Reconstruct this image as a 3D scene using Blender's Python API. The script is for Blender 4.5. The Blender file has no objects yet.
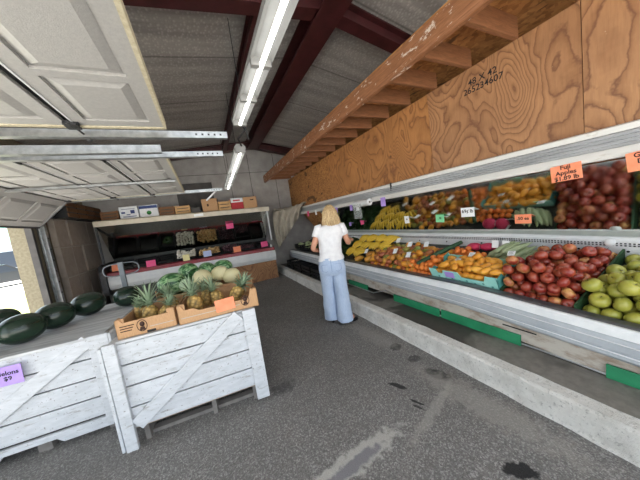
import bpy, bmesh, math, random
import numpy as np
from mathutils import Vector, Matrix, Euler, noise as mnoise
random.seed(7); np.random.seed(7)
PI = math.pi
S = bpy.context.scene
C = S.collection

# ------------------------------------------------------------------ helpers
def lin(c):
    c /= 255.0
    return c/12.92 if c <= .04045 else ((c+.055)/1.055)**2.4
def rgb(h):
    h = h.lstrip('#')
    return (lin(int(h[0:2], 16)), lin(int(h[2:4], 16)), lin(int(h[4:6], 16)), 1)

class MB:
    """collects geometry for ONE mesh"""
    def __init__(s): s.v = []; s.f = []; s.sm = []
    def add(s, vs, fs, smooth=False, M=None):
        o = len(s.v)
        s.v += [tuple(M @ Vector(p)) if M else tuple(p) for p in vs]
        s.f += [tuple(i+o for i in f) for f in fs]; s.sm += [smooth]*len(fs)
        return s
    def box(s, x0, x1, y0, y1, z0, z1, M=None):
        v = [(x0,y0,z0),(x1,y0,z0),(x1,y1,z0),(x0,y1,z0),(x0,y0,z1),(x1,y0,z1),(x1,y1,z1),(x0,y1,z1)]
        f = [(0,3,2,1),(4,5,6,7),(0,1,5,4),(1,2,6,5),(2,3,7,6),(3,0,4,7)]
        return s.add(v, f, False, M)
    def bar(s, a, b, w, h, up=(0,0,1)):
        a, b = Vector(a), Vector(b); d = (b-a); L = d.length; d.normalize()
        u = Vector(up)
        if abs(d.dot(u)) > .99: u = Vector((1,0,0))
        r = d.cross(u).normalized(); u = r.cross(d)
        M = Matrix((( d.x,r.x,u.x,a.x),(d.y,r.y,u.y,a.y),(d.z,r.z,u.z,a.z),(0,0,0,1)))
        return s.box(0, L, -w/2, w/2, -h/2, h/2, M)
    def loft(s, rings, cap=True, smooth=True, closed=True):
        n = len(rings[0]); vs = [p for r in rings for p in r]; fs = []
        for i in range(len(rings)-1):
            for j in range(n if closed else n-1):
                k = (j+1) % n
                fs.append((i*n+j, i*n+k, (i+1)*n+k, (i+1)*n+j))
        s.add(vs, fs, smooth)
        if cap and closed:
            s.add(rings[0], [tuple(reversed(range(n)))], smooth); s.add(rings[-1], [tuple(range(n))], smooth)
        return s
    def tube(s, pts, r, n=8, cap=True):
        pts = [Vector(p) for p in pts]
        rs = r if isinstance(r, (list, tuple)) else [r]*len(pts)
        rings = []; ref = None
        for i, p in enumerate(pts):
            d = (pts[min(i+1, len(pts)-1)] - pts[max(i-1, 0)]).normalized()
            if ref is None:
                ref = Vector((0,0,1)) if abs(d.z) < .9 else Vector((1,0,0))
            a = d.cross(ref).normalized(); b = a.cross(d).normalized(); ref = b
            rings.append([tuple(p + (a*math.cos(t)+b*math.sin(t))*rs[i]) for t in [2*PI*k/n for k in range(n)]])
        return s.loft(rings, cap)
    def lathe(s, prof, n=16, M=None):
        vs = []; fs = []
        for (r, z) in prof:
            for k in range(n): vs.append((r*math.cos(2*PI*k/n), r*math.sin(2*PI*k/n), z))
        for i in range(len(prof)-1):
            for k in range(n):
                j = (k+1) % n; fs.append((i*n+k, i*n+j, (i+1)*n+j, (i+1)*n+k))
        return s.add(vs, fs, True, M)
    def prism(s, prof, y0, y1, axis='y', fn=None, ny=1):
        """profile polygon [(a,b)] swept along an axis; fn bends the points"""
        rings = []
        for i in range(ny+1):
            t = y0+(y1-y0)*i/ny
            r = []
            for a, b in prof:
                p = (a,t,b) if axis == 'y' else ((t,a,b) if axis == 'x' else (a,b,t))
                r.append(fn(p) if fn else p)
            rings.append(r)
        return s.loft(rings, True, False)
    def build(s, name, mat, parent=None, M=None, bevel=0, local=True):
        me = bpy.data.meshes.new(name)
        vs = s.v
        if parent is not None and not local:
            mi = world(parent).inverted(); vs = [tuple(mi @ Vector(p)) for p in vs]
        me.from_pydata(vs, [], s.f)
        me.polygons.foreach_set('use_smooth', s.sm)
        b = bmesh.new(); b.from_mesh(me); bmesh.ops.recalc_face_normals(b, faces=b.faces); b.to_mesh(me); b.free()
        me.materials.append(mat)
        o = bpy.data.objects.new(name, me); C.objects.link(o)
        if parent is not None: o.parent = parent
        if M is not None: o.matrix_basis = M
        if bevel:
            m = o.modifiers.new('bevel', 'BEVEL'); m.width = bevel; m.segments = 2; m.limit_method = 'ANGLE'
        return o

def world(o):
    M = o.matrix_basis.copy(); p = o.parent
    while p: M = p.matrix_basis @ M; p = p.parent
    return M
def tag(o, label, cat, group=None, kind=None):
    o['label'] = label; o['category'] = cat
    if group: o['group'] = group
    if kind: o['kind'] = kind
    return o
def struct(o): o['kind'] = 'structure'; return o
def empty(name, loc=(0,0,0), rz=0, M=None):
    o = bpy.data.objects.new(name, None); C.objects.link(o); o.empty_display_size = .05
    o.matrix_basis = M if M is not None else Matrix.Translation(loc) @ Matrix.Rotation(rz, 4, 'Z')
    return o
def children(o): return [c for c in bpy.data.objects if c.parent is o]
def dup(root, M, label=None, group=None, kids=None):
    r = root.copy(); C.objects.link(r); r.matrix_basis = M
    if label: r['label'] = label
    if group: r['group'] = group
    for ch in (kids if kids is not None else children(root)):
        c = ch.copy(); C.objects.link(c); c.parent = r
        for g in children(ch):
            d = g.copy(); C.objects.link(d); d.parent = c
    return r
def frame(loc, x, y):
    x = Vector(x).normalized(); y = Vector(y).normalized(); z = x.cross(y)
    return Matrix(((x.x,y.x,z.x,loc[0]),(x.y,y.y,z.y,loc[1]),(x.z,y.z,z.z,loc[2]),(0,0,0,1)))
def TRS(loc, rot=(0,0,0), sc=(1,1,1)):
    return Matrix.Translation(loc) @ Euler(rot).to_matrix().to_4x4() @ Matrix.Diagonal((*sc, 1))

def text_mesh(lines, size, name, mat, parent, M, bold=0.0, spacing=1.0, extrude=.0006):
    cu = bpy.data.curves.new('lettering', 'FONT'); cu.body = lines; cu.size = size
    cu.align_x = 'CENTER'; cu.align_y = 'CENTER'; cu.extrude = extrude; cu.offset = bold; cu.space_line = spacing
    cu.resolution_u = 3
    t = bpy.data.objects.new('lettering', cu); C.objects.link(t)
    dg = bpy.context.evaluated_depsgraph_get()
    me = bpy.data.meshes.new_from_object(t.evaluated_get(dg)); bpy.data.objects.remove(t)
    me.name = name; me.materials.clear(); me.materials.append(mat)
    o = bpy.data.objects.new(name, me); C.objects.link(o); o.parent = parent; o.matrix_basis = M
    return o

# ------------------------------------------------------------------ materials
class N:
    def __init__(s, name):
        s.m = bpy.data.materials.new(name); s.m.use_nodes = True
        s.t = s.m.node_tree; s.n = s.t.nodes; s.l = s.t.links
        s.p = s.n['Principled BSDF']; s.tc = s.n.new('ShaderNodeTexCoord')
    def new(s, k, **kw):
        x = s.n.new('ShaderNode'+k)
        for a, b in kw.items(): setattr(x, a, b)
        return x
    def lk(s, a, b): s.l.new(a, b)
    def coords(s, scale=(1,1,1), src='Object', rot=(0,0,0), loc=(0,0,0)):
        mp = s.new('Mapping'); mp.inputs['Scale'].default_value = scale; mp.inputs['Rotation'].default_value = rot
        mp.inputs['Location'].default_value = loc
        s.lk(s.tc.outputs[src], mp.inputs[0]); return mp.outputs[0]
    def noise(s, scale, detail=4, rough=.55, vec=None, dist=0):
        x = s.new('TexNoise'); x.inputs['Scale'].default_value = scale; x.inputs['Detail'].default_value = detail
        x.inputs['Roughness'].default_value = rough; x.inputs['Distortion'].default_value = dist
        s.lk(vec if vec is not None else s.tc.outputs['Object'], x.inputs['Vector']); return x.outputs[0]
    def ramp(s, fac, stops):
        x = s.new('ValToRGB'); cr = x.color_ramp
        while len(cr.elements) < len(stops): cr.elements.new(.5)
        for e, (p, c) in zip(cr.elements, stops):
            e.position = p; e.color = rgb(c) if isinstance(c, str) else ((c,c,c,1) if isinstance(c, (int, float)) else c)
        s.lk(fac, x.inputs[0]); return x.outputs[0]
    def mix(s, fac, a, b, mode='MIX'):
        x = s.new('Mix', data_type='RGBA', blend_type=mode)
        for i, v in ((0, fac), (6, a), (7, b)):
            if isinstance(v, str): v = rgb(v)
            if hasattr(v, 'is_output'): s.lk(v, x.inputs[i])
            elif i == 0: x.inputs[0].default_value = v
            else: x.inputs[i].default_value = v
        return x.outputs[2]
    def math(s, op, a, b=0.0):
        x = s.new('Math', operation=op)
        for i, v in ((0, a), (1, b)):
            if hasattr(v, 'is_output'): s.lk(v, x.inputs[i])
            else: x.inputs[i].default_value = v
        return x.outputs[0]
    def rand(s): return s.new('ObjectInfo').outputs['Random']
    def bump(s, h, strength=.3, dist=.01):
        b = s.new('Bump'); b.inputs['Strength'].default_value = strength; b.inputs['Distance'].default_value = dist
        s.lk(h, b.inputs['Height']); s.lk(b.outputs[0], s.p.inputs['Normal'])
    def out(s, col, rough=.6, metal=0, spec=None):
        if isinstance(col, str): col = rgb(col)
        if hasattr(col, 'is_output'): s.lk(col, s.p.inputs['Base Color'])
        else: s.p.inputs['Base Color'].default_value = col
        if hasattr(rough, 'is_output'): s.lk(rough, s.p.inputs['Roughness'])
        else: s.p.inputs['Roughness'].default_value = rough
        s.p.inputs['Metallic'].default_value = metal
        if spec is not None: s.p.inputs['Specular IOR Level'].default_value = spec
        return s.m

def simple(name, c1, c2=None, scale=8, rough=.6, metal=0, lo=.35, hi=.65, bump=0, bscale=None, spec=None, stretch=(1,1,1)):
    k = N(name)
    if c2 is None: col = rgb(c1)
    else: col = k.ramp(k.noise(scale, 5, .6, k.coords(stretch)), [(lo, c1), (hi, c2)])
    if bump: k.bump(k.noise(bscale or scale, 4), bump)
    return k.out(col, rough, metal, spec)

M_ = {}
# painted worn white boards
k = N('white_painted_wood')
base = k.ramp(k.noise(3, 4, .6, k.coords((2.5,2.5,9))), [(.3, '#bcbfc3'), (.7, '#d2d4d8')])
worn = k.ramp(k.noise(26, 6, .7, k.coords((.35,.35,1.6))), [(.57, 0.0), (.66, 1.0)])
spots = k.ramp(k.noise(55, 3, .5), [(.66, 0.0), (.72, 1.0)])
base = k.mix(k.math('MULTIPLY', worn, .55), base, '#7f776c'); base = k.mix(k.math('MULTIPLY', spots, .65), base, '#5f5347')
k.bump(k.noise(40, 5, .6, k.coords((1,1,6))), .25)
M_['white_wood'] = k.out(base, .75)
M_['bare_wood'] = simple('weathered_bare_wood', '#8b7a66', '#b09d86', 9, .85, stretch=(1,6,6), bump=.2)
M_['skid_wood'] = simple('grey_weathered_wood', '#6f6a66', '#86817c', 9, .9)
M_['crate_top'] = simple('worn_grey_board', '#9fa0a2', '#c9cacb', 5, .8, stretch=(.6,5,5), bump=.2)
# plywood
def plywood(name, a, b, c, seed):
    k = N(name)
    v = k.coords((1,1.25,.6), loc=(seed,seed*1.7,0))
    nz = k.noise(1.25, 2, .32, v, .9)
    rings = k.math('FRACT', k.math('ADD', k.math('MULTIPLY', nz, 24.0), k.math('MULTIPLY', k.noise(9, 3, .6), .9)))
    grain = k.ramp(rings, [(0.0, c), (.12, b), (.5, a), (.85, a), (1.0, c)])
    blot = k.ramp(k.noise(2.2, 4, .6, k.coords((1,1,1), loc=(seed,0,3))), [(.35, 0.0), (.75, 1.0)])
    col = k.mix(k.math('MULTIPLY', blot, .5), grain, c)
    fine = k.ramp(k.noise(70, 3, .5, k.coords((1,1,.12))), [(.4, 0.0), (.75, 1.0)])
    col = k.mix(k.math('MULTIPLY', fine, .3), col, c)
    kn = k.new('TexVoronoi'); kn.inputs['Scale'].default_value = 1.9; k.lk(k.coords((1,1,1.2), loc=(seed,seed,1)), kn.inputs['Vector'])
    knot = k.ramp(kn.outputs['Distance'], [(.045, 1.0), (.075, 0.0)])
    col = k.mix(k.math('MULTIPLY', knot, .75), col, '#4a2f1c')
    wh = k.ramp(k.noise(14, 5, .7, k.coords((1,1,1), loc=(0,seed,0))), [(.70, 0.0), (.74, 1.0)])
    col = k.mix(k.math('MULTIPLY', wh, .35), col, '#e0cdb5')
    k.bump(fine, .1)
    return k.out(col, .62)
M_['ply_a'] = plywood('plywood_grain_warm', '#ae7f56', '#976b46', '#734c32', 1.3)
M_['ply_b'] = plywood('plywood_grain_orange', '#b37c47', '#9c683a', '#794e2d', 4.1)
M_['ply_c'] = plywood('plywood_grain_tan', '#b08259', '#9a6d48', '#754e35', 7.9)
k = N('strand_board')
vo = k.new('TexVoronoi'); vo.inputs['Scale'].default_value = 22; k.lk(k.coords((1,1.0,2.2)), vo.inputs['Vector'])
bwn = k.new('RGBToBW'); k.lk(vo.outputs['Color'], bwn.inputs[0])
oc = k.mix(.5, k.ramp(k.noise(9, 5, .7), [(.3, '#84552e'), (.7, '#b47d46')]), k.ramp(bwn.outputs[0], [(.2, '#6f4424'), (.8, '#c08c54')]))
kn = k.ramp(k.noise(5, 2, .5, k.coords((3,.6,1))), [(.66, 0.0), (.69, 1.0)])
M_['osb'] = k.out(k.mix(k.math('MULTIPLY', kn, .7), oc, '#2c1a0e'), .7)
def lumber(name, a, b, c, st, sc=False):
    k = N(name)
    g = k.ramp(k.noise(7, 5, .65, k.coords(st), 1.2), [(.25, c), (.5, a), (.75, b)])
    fl = k.ramp(k.noise(9, 6, .75, k.coords(tuple(.5+.1*q for q in st), loc=(3,1,2))), [(.575, 0.0), (.61, 1.0)])
    return k.out(k.mix(k.math('MULTIPLY', fl, .85 if sc else 0), g, '#ddd0c2'), .6)
M_['beam'] = lumber('reddish_stained_lumber', '#90603f', '#a87555', '#6b432d', (8,.6,8), True)
M_['joist'] = lumber('joist_lumber', '#85583a', '#996b49', '#684329', (.8,8,8))
M_['red_steel'] = simple('dark_red_steel', '#3c1a1b', '#4e2527', 6, .45)
# roof insulation seen through wire mesh
k = N('grey_roof_lining')
w1 = k.new('TexVoronoi'); w1.inputs['Scale'].default_value = 30; k.lk(k.coords((1,.7,1)), w1.inputs['Vector'])
cell = k.ramp(w1.outputs['Distance'], [(.12, '#c8c3be'), (.5, '#8d8985')])
band = k.ramp(k.noise(2.0, 4, .6, k.coords((.25,3.2,.3))), [(.38, '#9c9793'), (.62, '#c2bdb8')])
col = k.mix(.55, cell, band)
sx = k.new('SeparateXYZ'); k.lk(k.tc.outputs['Object'], sx.inputs[0])
fr = k.math('FRACT', k.math('MULTIPLY', sx.outputs[1], .82)); seam = k.ramp(fr, [(.0, 1.0), (.02, 0.0), (.98, 0.0), (1.0, 1.0)])
col = k.mix(k.math('MULTIPLY', seam, .6), col, '#2e2b2a'); k.bump(w1.outputs['Distance'], .4)
M_['roof'] = k.out(col, .8)
M_['door'] = simple('off_white_door_paint', '#a7a5a3', '#b0aeab', 60, .5, bump=.12, bscale=160)
M_['foam'] = simple('yellowed_foam_edge', '#b5aa8e', '#cbc2a8', 40, .9, bump=.3)
M_['galv'] = simple('galvanised_steel', '#9c9fa1', '#bfc2c3', 14, .38, .85)
M_['truck'] = simple('grey_truck_paint', '#6f757b', '#80868c', 10, .45)
M_['dark_steel'] = simple('dark_steel', '#3a3a3c', '#515154', 20, .5, .6)
M_['enamel'] = simple('white_enamel', '#d3d5d7', '#dfe0e1', 5, .3)
M_['bumper'] = simple('grey_white_bumper', '#a9aeb4', '#b7bcc1', 5, .35)
M_['silver'] = simple('bright_silver_strip', '#dfe1e2', '#eceded', 9, .3)
M_['alu'] = simple('brushed_aluminium', '#c6c8c9', '#dcdedf', 9, .33, .9, stretch=(8,.3,8))
k = N('stained_white_canopy')
st = k.ramp(k.noise(7, 6, .7, k.coords((2,.6,2))), [(.62, 0.0), (.78, 1.0)])
M_['canopy'] = k.out(k.mix(k.math('MULTIPLY', st, .6), '#d7d5d0', '#8d7452'), .4)
M_['cream'] = simple('cream_painted_shelf', '#c9bea9', '#dbd2c0', 6, .55)
M_['canopy_grey'] = simple('grey_metal_slats', '#b4b6b8', '#cbcdcf', 6, .35, .5, stretch=(2,.3,2))
k = N('rusty_beige_enamel')
rs = k.ramp(k.noise(4, 6, .7, k.coords((1,1.2,3))), [(.47, 0.0), (.66, 1.0)])
M_['beige'] = k.out(k.mix(k.math('MULTIPLY', rs, .7), '#c2bbb0', '#7f5c3e'), .5)
M_['green'] = simple('green_panel', '#1f7a52', '#2c9163', 5, .45)
M_['black'] = simple('black_plastic', '#121214', '#1d1d20', 12, .45)
M_['black_gloss'] = simple('grey_rail', '#5d6064', '#74777b', 12, .3, .5)
M_['tub'] = simple('dark_case_lining', '#2f3230', '#454845', 8, .6)
M_['redrail'] = simple('dark_red_rail', '#7e1a22', '#931f29', 6, .35)
M_['hole'] = simple('dark_hole', '#0c0c0c', None)
k = N('case_mirror')
dirt = k.ramp(k.noise(5, 6, .7), [(.4, .05), (.8, .17)])
M_['mirror'] = k.out('#d9dcd6', dirt, 1.0)
# asphalt with patches
k = N('asphalt')
av = k.new('TexVoronoi'); av.inputs['Scale'].default_value = 130; k.lk(k.tc.outputs['Object'], av.inputs['Vector'])
ab = k.new('RGBToBW'); k.lk(av.outputs['Color'], ab.inputs[0])
ag = k.mix(.34, k.ramp(k.noise(60, 4, .75), [(.35, '#6c6967'), (.55, '#85827f'), (.70, '#a3a09c')]), k.ramp(ab.outputs[0], [(.3, '#585552'), (.6, '#807d78'), (.86, '#dedad4')]))
big = k.ramp(k.noise(1.1, 5, .6), [(.35, 0.0), (.7, 1.0)])
col = k.mix(k.math('MULTIPLY', big, .35), ag, '#4d4843')
chips = k.ramp(k.noise(60, 2, .5), [(.68, 0.0), (.72, 1.0)])
col = k.mix(k.math('MULTIPLY', chips, .55), col, '#b5b3b1')
wob = k.noise(16, 4, .6)
def blob(cx, cy, rx, ry, ang, color, amt, soft=.18):
    global col
    mp = k.new('Mapping', vector_type='TEXTURE'); mp.inputs['Location'].default_value = (cx, cy, 0)
    mp.inputs['Rotation'].default_value = (0, 0, ang); mp.inputs['Scale'].default_value = (rx, ry, 1)
    k.lk(k.tc.outputs['Object'], mp.inputs[0])
    ln = k.new('VectorMath', operation='LENGTH'); k.lk(mp.outputs[0], ln.inputs[0])
    d = k.math('ADD', ln.outputs['Value'], k.math('MULTIPLY', k.math('SUBTRACT', wob, .5), 1.7))
    f = k.ramp(d, [(max(.0, .95-soft), 1.0), (1.0, 0.0)])
    col = k.mix(k.math('MULTIPLY', f, amt), col, color)
blob(1.69, 1.49, .07, .13, .3, '#151414', .95)
blob(1.71, 2.05, .09, .07, .3, '#1b1a1a', .8)
blob(1.70, 1.78, .08, .06, 0, '#222121', .6)
blob(1.30, 1.59, .03, .09, .5, '#1b1a1a', .9)
blob(1.29, 1.37, .012, .07, .4, '#1b1a1a', .9); blob(1.26, 1.33, .01, .05, .4, '#1b1a1a', .8)
blob(1.37, .70, .05, .10, .9, '#141313', .95)
blob(.64, 1.26, .42, .09, .05, '#bdb9b2', .8, .25); blob(.60, 1.24, .26, .05, .05, '#77757a', .85, .3)
blob(1.66, 1.1, .17, .75, .08, '#a39e96', .55, .5); blob(1.35, 1.25, .42, .05, .3, '#a9a49c', .55, .4)
blob(1.68, 2.4, .15, .6, .1, '#a09b93', .45, .6)
blob(.42, 2.22, .16, .12, 0, '#39383a', .6, .5)
blob(.2, 5.2, 1.9, 2.6, 0, '#3d3833', .55, .9)  # soft shade painted into the back floor, where less daylight reaches
k.bump(k.noise(120, 3, .6), .9)
M_['asphalt'] = k.out(col, .85)
k = N('rough_curb_concrete')
cc = k.ramp(k.noise(6, 6, .7), [(.3, '#cbc7bf'), (.7, '#efece6')])
pit = k.ramp(k.noise(45, 4, .7), [(.56, 0.0), (.68, 1.0)])
k.bump(k.noise(25, 6, .75), 1.0, .02); M_['curb'] = k.out(k.mix(k.math('MULTIPLY', pit, .5), cc, '#6d6861'), .9)
k = N('damp_platform_concrete')
wt = k.ramp(k.noise(1.6, 4, .5, k.coords((1,.6,1), loc=(2.2,.4,0)), .6), [(.47, 0.0), (.52, 1.0)])
dry = k.ramp(k.noise(14, 6, .65), [(.3, '#6f6a63'), (.7, '#8a857d')])
M_['platform'] = k.out(k.mix(k.math('MULTIPLY', wt, .8), dry, '#332f2b'), .55)
M_['ground'] = simple('sunlit_pavement', '#b9b6b0', '#d0cdc7', 4, .9)
M_['grass'] = simple('lawn', '#7f8f4e', '#a3ae6c', 60, .9)
M_['backwall'] = simple('grey_painted_board', '#9d9894', '#aeaaa5', 4, .75)
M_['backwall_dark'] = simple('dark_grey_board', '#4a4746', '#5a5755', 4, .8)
M_['leftwall'] = simple('beige_stucco', '#7b735f', '#8f8671', 30, .9, bump=.3)
M_['cardboard'] = simple('cardboard', '#b38a63', '#c39a71', 30, .8, stretch=(6,1,1))
M_['cardboard_dark'] = simple('grey_brown_cardboard', '#a1968b', '#b0a499', 7, .85)
M_['tape'] = simple('pale_tape', '#b6ada3', None, rough=.5)
M_['print'] = simple('dark_brown_print', '#3a2217', None, rough=.8)
M_['ink'] = simple('black_marker', '#151316', None, rough=.8)
M_['lug'] = simple('pale_slat_wood', '#b78d5d', '#d0a874', 10, .75, stretch=(.6,5,5))
M_['lug_dark'] = simple('brown_slat_wood', '#6b4a2e', '#80593a', 10, .8, stretch=(.6,5,5))
M_['white_card'] = simple('white_carton', '#d9dbe0', '#e8e9ec', 10, .7)
M_['blue'] = simple('navy_print', '#2b3f78', None)
M_['leafgreen'] = simple('green_print', '#3f8a4a', None)
M_['redcard'] = simple('red_carton', '#a81f2a', '#bb2832', 10, .6)
M_['cyan'] = simple('pale_teal_carton', '#8fcfc4', '#a5ddd2', 8, .7)
M_['cyan_dark'] = simple('dark_teal_print', '#4c8f88', None)
M_['orange_tag'] = simple('orange_paper', '#f08b63', '#f59a74', 12, .8)
M_['purple_tag'] = simple('purple_paper', '#a98bd6', '#b79ce0', 12, .8)
M_['pink_tag'] = simple('pink_paper', '#f0568c', '#f56c9c', 12, .8)
M_['white_tag'] = simple('white_paper', '#eeeeee', '#f6f6f6', 12, .8)
M_['green_tag'] = simple('green_paper', '#7fd69a', '#8fe0a8', 12, .8)
M_['cream_tag'] = simple('cream_paper', '#eee3a8', None, rough=.8)
M_['blue_tag'] = simple('pale_blue_paper', '#b9c4e8', None, rough=.8)
M_['canvas'] = simple('grey_canvas', '#9b9283', '#b0a797', 6, .9, bump=.15, bscale=60)
M_['plastic'] = simple('clear_white_plastic', '#e2e4e4', None, rough=.25)
k = N('thin_bag_film'); k.p.inputs['Alpha'].default_value = .3; M_['bag_film'] = k.out('#dfe4e2', .2)
M_['skin'] = simple('skin', '#c98f72', '#d49c80', 9, .5)
M_['hair'] = simple('blonde_hair', '#96744a', '#dcc293', 26, .45, stretch=(6,6,.5))
M_['tee'] = simple('white_cotton', '#e6e4e6', '#f2f1f2', 14, .9, bump=.15, bscale=25)
k = N('pale_denim')
M_['jeans'] = k.out(k.mix(.5, k.ramp(k.noise(4, 5, .6, k.coords((3,3,.8))), [(.3, '#a3b7d6'), (.7, '#c3d1e6')]),
                        k.ramp(k.noise(120, 2, .5, k.coords((1,1,.2))), [(.3, '#a6b9d6'), (.7, '#c8d5e8')])), .9)
M_['seam'] = simple('denim_seam', '#7d97bf', None, rough=.9)
M_['sandal'] = simple('black_sandal', '#1a1617', None, rough=.5)
def emit(name, c, e):
    k = N(name); k.p.inputs['Emission Color'].default_value = rgb(c); k.p.inputs['Emission Strength'].default_value = e
    return k.out(c, .4)
M_['tube'] = emit('lit_fluorescent_tube', '#fdfdf8', 2.0)
M_['fixture'] = simple('white_fixture_enamel', '#8f8f8d', '#9c9c9a', 5, .4)
# fruit
def fruit(name, c1, c2, c3, scale=5, stretch=(1,1,1), rough=.3, var=.6, lo=.3, hi=.7):
    k = N(name)
    vec = k.new('VectorMath', operation='ADD'); oi = k.new('ObjectInfo'); k.lk(k.coords(stretch), vec.inputs[0])
    mm = k.new('VectorMath', operation='SCALE'); mm.inputs[0].default_value = (9,7,5); k.lk(oi.outputs['Random'], mm.inputs['Scale']); k.lk(mm.outputs[0], vec.inputs[1])
    a = k.ramp(k.noise(scale, 3, .6, vec.outputs[0]), [(lo, c1), (hi, c2)])
    return k.out(k.mix(k.math('MULTIPLY', oi.outputs['Random'], var), a, c3), rough)
M_['apple'] = fruit('red_apple_skin', '#7d2220', '#bd6a44', '#8a2d26', 13, (1,1,1), .2, .6, .35, .85)
M_['apple_blush'] = fruit('red_yellow_apple_skin', '#9a3a2c', '#dcb46a', '#b05c3c', 14, (1,1,.9), .25, .5, .4, .75)
M_['apple_green'] = fruit('yellow_green_apple_skin', '#96973a', '#b3ab4e', '#8b8e36', 16, (1,1,1), .28, .6)
M_['stem'] = simple('brown_stem', '#4a3420', None)
M_['orange'] = fruit('tangerine_skin', '#e0782e', '#ea923e', '#d5692b', 20, (1,1,1), .4, .6)
M_['mango'] = fruit('yellow_mango_skin', '#e39a2e', '#eaae46', '#d98a2c', 9, (1,1,1), .35, .7)
M_['papaya'] = fruit('papaya_skin', '#e0a03a', '#b9913c', '#c9803c', 10, (1,1,1), .35, .7)
M_['mixgreen'] = fruit('green_mango_skin', '#6f7d3f', '#b3a04c', '#87883f', 9, (1,1,1), .35, .5)
M_['mix'] = fruit('red_green_mango_skin', '#96392f', '#c58a45', '#a2563a', 11, (1,1,1), .35, .75)
M_['banana'] = fruit('banana_skin', '#e8b92f', '#f2cd48', '#dcb640', 8, (1,1,1), .45, .5)
M_['greens'] = fruit('dark_leafy_greens', '#1f3a1d', '#35562a', '#28461f', 15, (1,1,1), .5, .7)
M_['cabbage'] = fruit('pale_cabbage', '#b7c78a', '#d5dfb4', '#c3cf9b', 8, (1,1,1), .5, .4)
M_['noodle'] = simple('dark_green_divider', '#203f25', '#2b5030', 20, .6)
M_['redbag'] = simple('crimson_net', '#b01f45', '#c8335a', 40, .6, bump=.4)
k = N('corn_husk')
wv = k.ramp(k.noise(30, 3, .6, k.coords((1,1,.06))), [(.3, '#7a8a60'), (.7, '#b0b894')])
M_['corn'] = k.out(k.mix(k.math('MULTIPLY', k.rand(), .5), wv, '#8a9670'), .55)
k = N('dark_watermelon_rind')
M_['melon_dark'] = k.out(k.ramp(k.noise(3, 4, .6, k.coords((3.2,3.2,.6)), .4), [(.35, '#14241b'), (.7, '#24392b')]), .25)
k = N('striped_watermelon_rind')
nz = k.noise(2.6, 3, .6, k.coords((1,1,.25)), .8)
M_['melon_stripe'] = k.out(k.ramp(nz, [(.38, '#1e4124'), (.47, '#356b3a'), (.56, '#9ab98a'), (.66, '#3c7341')]), .3)
M_['cantaloupe'] = fruit('pale_melon_rind', '#c9c08f', '#ded7b0', '#d4cda0', 40, (1,1,1), .5, .4)
M_['honeydew'] = fruit('pale_green_melon_rind', '#b3c9a4', '#cbdcbc', '#bccfae', 12, (1,1,1), .35, .4)
k = N('pineapple_rind')
vo = k.new('TexVoronoi'); vo.inputs['Scale'].default_value = 30; k.lk(k.coords((1,1,1.1)), vo.inputs['Vector'])
M_['pine'] = k.out(k.ramp(vo.outputs['Distance'], [(.1, '#dcc07a'), (.4, '#b8924f'), (.75, '#7d683c')]), .6)
k.bump(vo.outputs['Distance'], -.6)
k = N('pineapple_leaf')
M_['crown'] = k.out(k.mix(k.math('MULTIPLY', k.noise(18, 3), .7), '#9fb294', '#5c7557'), .45)
M_['garlic'] = fruit('white_bulb', '#d9d3c6', '#eeeae0', '#cfc8ba', 20, (1,1,1), .6, .5)
M_['onion'] = fruit('tan_bulb', '#c39a62', '#dcc08c', '#b0824c', 18, (1,1,1), .5, .7)
M_['plum'] = fruit('dark_purple_bulb', '#3a1a26', '#5a2a36', '#2a1620', 14, (1,1,1), .4, .6)
M_['teal_roof'] = simple('teal_roof', '#6fb3a6', None)
M_['far_wall'] = simple('far_building_wall', '#a7adb6', '#b9bec6', 2, .8)
M_['glass_dark'] = simple('dark_window', '#2c3440', None, rough=.1)
M_['car'] = simple('dark_car_paint', '#2a2d33', None, rough=.25)
M_['tyre'] = simple('tyre', '#161616', None, rough=.8)

# ------------------------------------------------------------------ the setting
def zd(y): return -.020-.062*max(0.0, min(1.4, (1.65-y)/1.15))     # the case front sags towards the near end
def bend(p): return (p[0], p[1], p[2]+zd(p[1]))
def bend_x(p): return (p[0], p[1], p[2]+zd(p[1])*(1-.5*max(0, min(1, (p[0]-2.4)/.8))))
def bend_half(p): return (p[0], p[1], p[2]+zd(p[1])*.5)

g = MB().add([(-40,-30,-.03),(-2.5,-30,-.03),(-2.5,40,-.03),(-40,40,-.03)], [(0,1,2,3)]).add([(-2.5,-30,-.03),(40,-30,-.03),(40,-2.5,-.03),(-2.5,-2.5,-.03)], [(0,1,2,3)])
tag(struct(g.build('ground', M_['ground'])), 'sunlit pale pavement outside the open door', 'pavement')
struct(MB().box(-2.8, 1.95, -2.5, 7.75, -.06, 0).build('floor', M_['asphalt']))
# curb with a chamfered, slightly uneven edge
cb = MB(); rings = []
for i in range(241):
    y = -2.5 + 10.1*i/240; q = lambda s: .007*mnoise.noise(Vector((y*5.1, s, 0)))
    rings.append([(1.885+q(0)*2, y, 0), (1.898+q(6), y, .02), (1.903+q(1), y, .178+q(2)), (1.918+q(3), y, .196+q(4)), (2.015+q(5)*1.5, y, .202), (2.03, y, .15), (2.03, y, 0)])
cb.loft(rings, True, False)
tag(struct(cb.build('trim_curb', M_['curb'])), 'pale rough concrete curb along the fruit case', 'curb')
struct(MB().box(2.02, 3.6, -2.5, 7.75, -.06, .185).build('trim_platform', M_['platform']))
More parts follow.
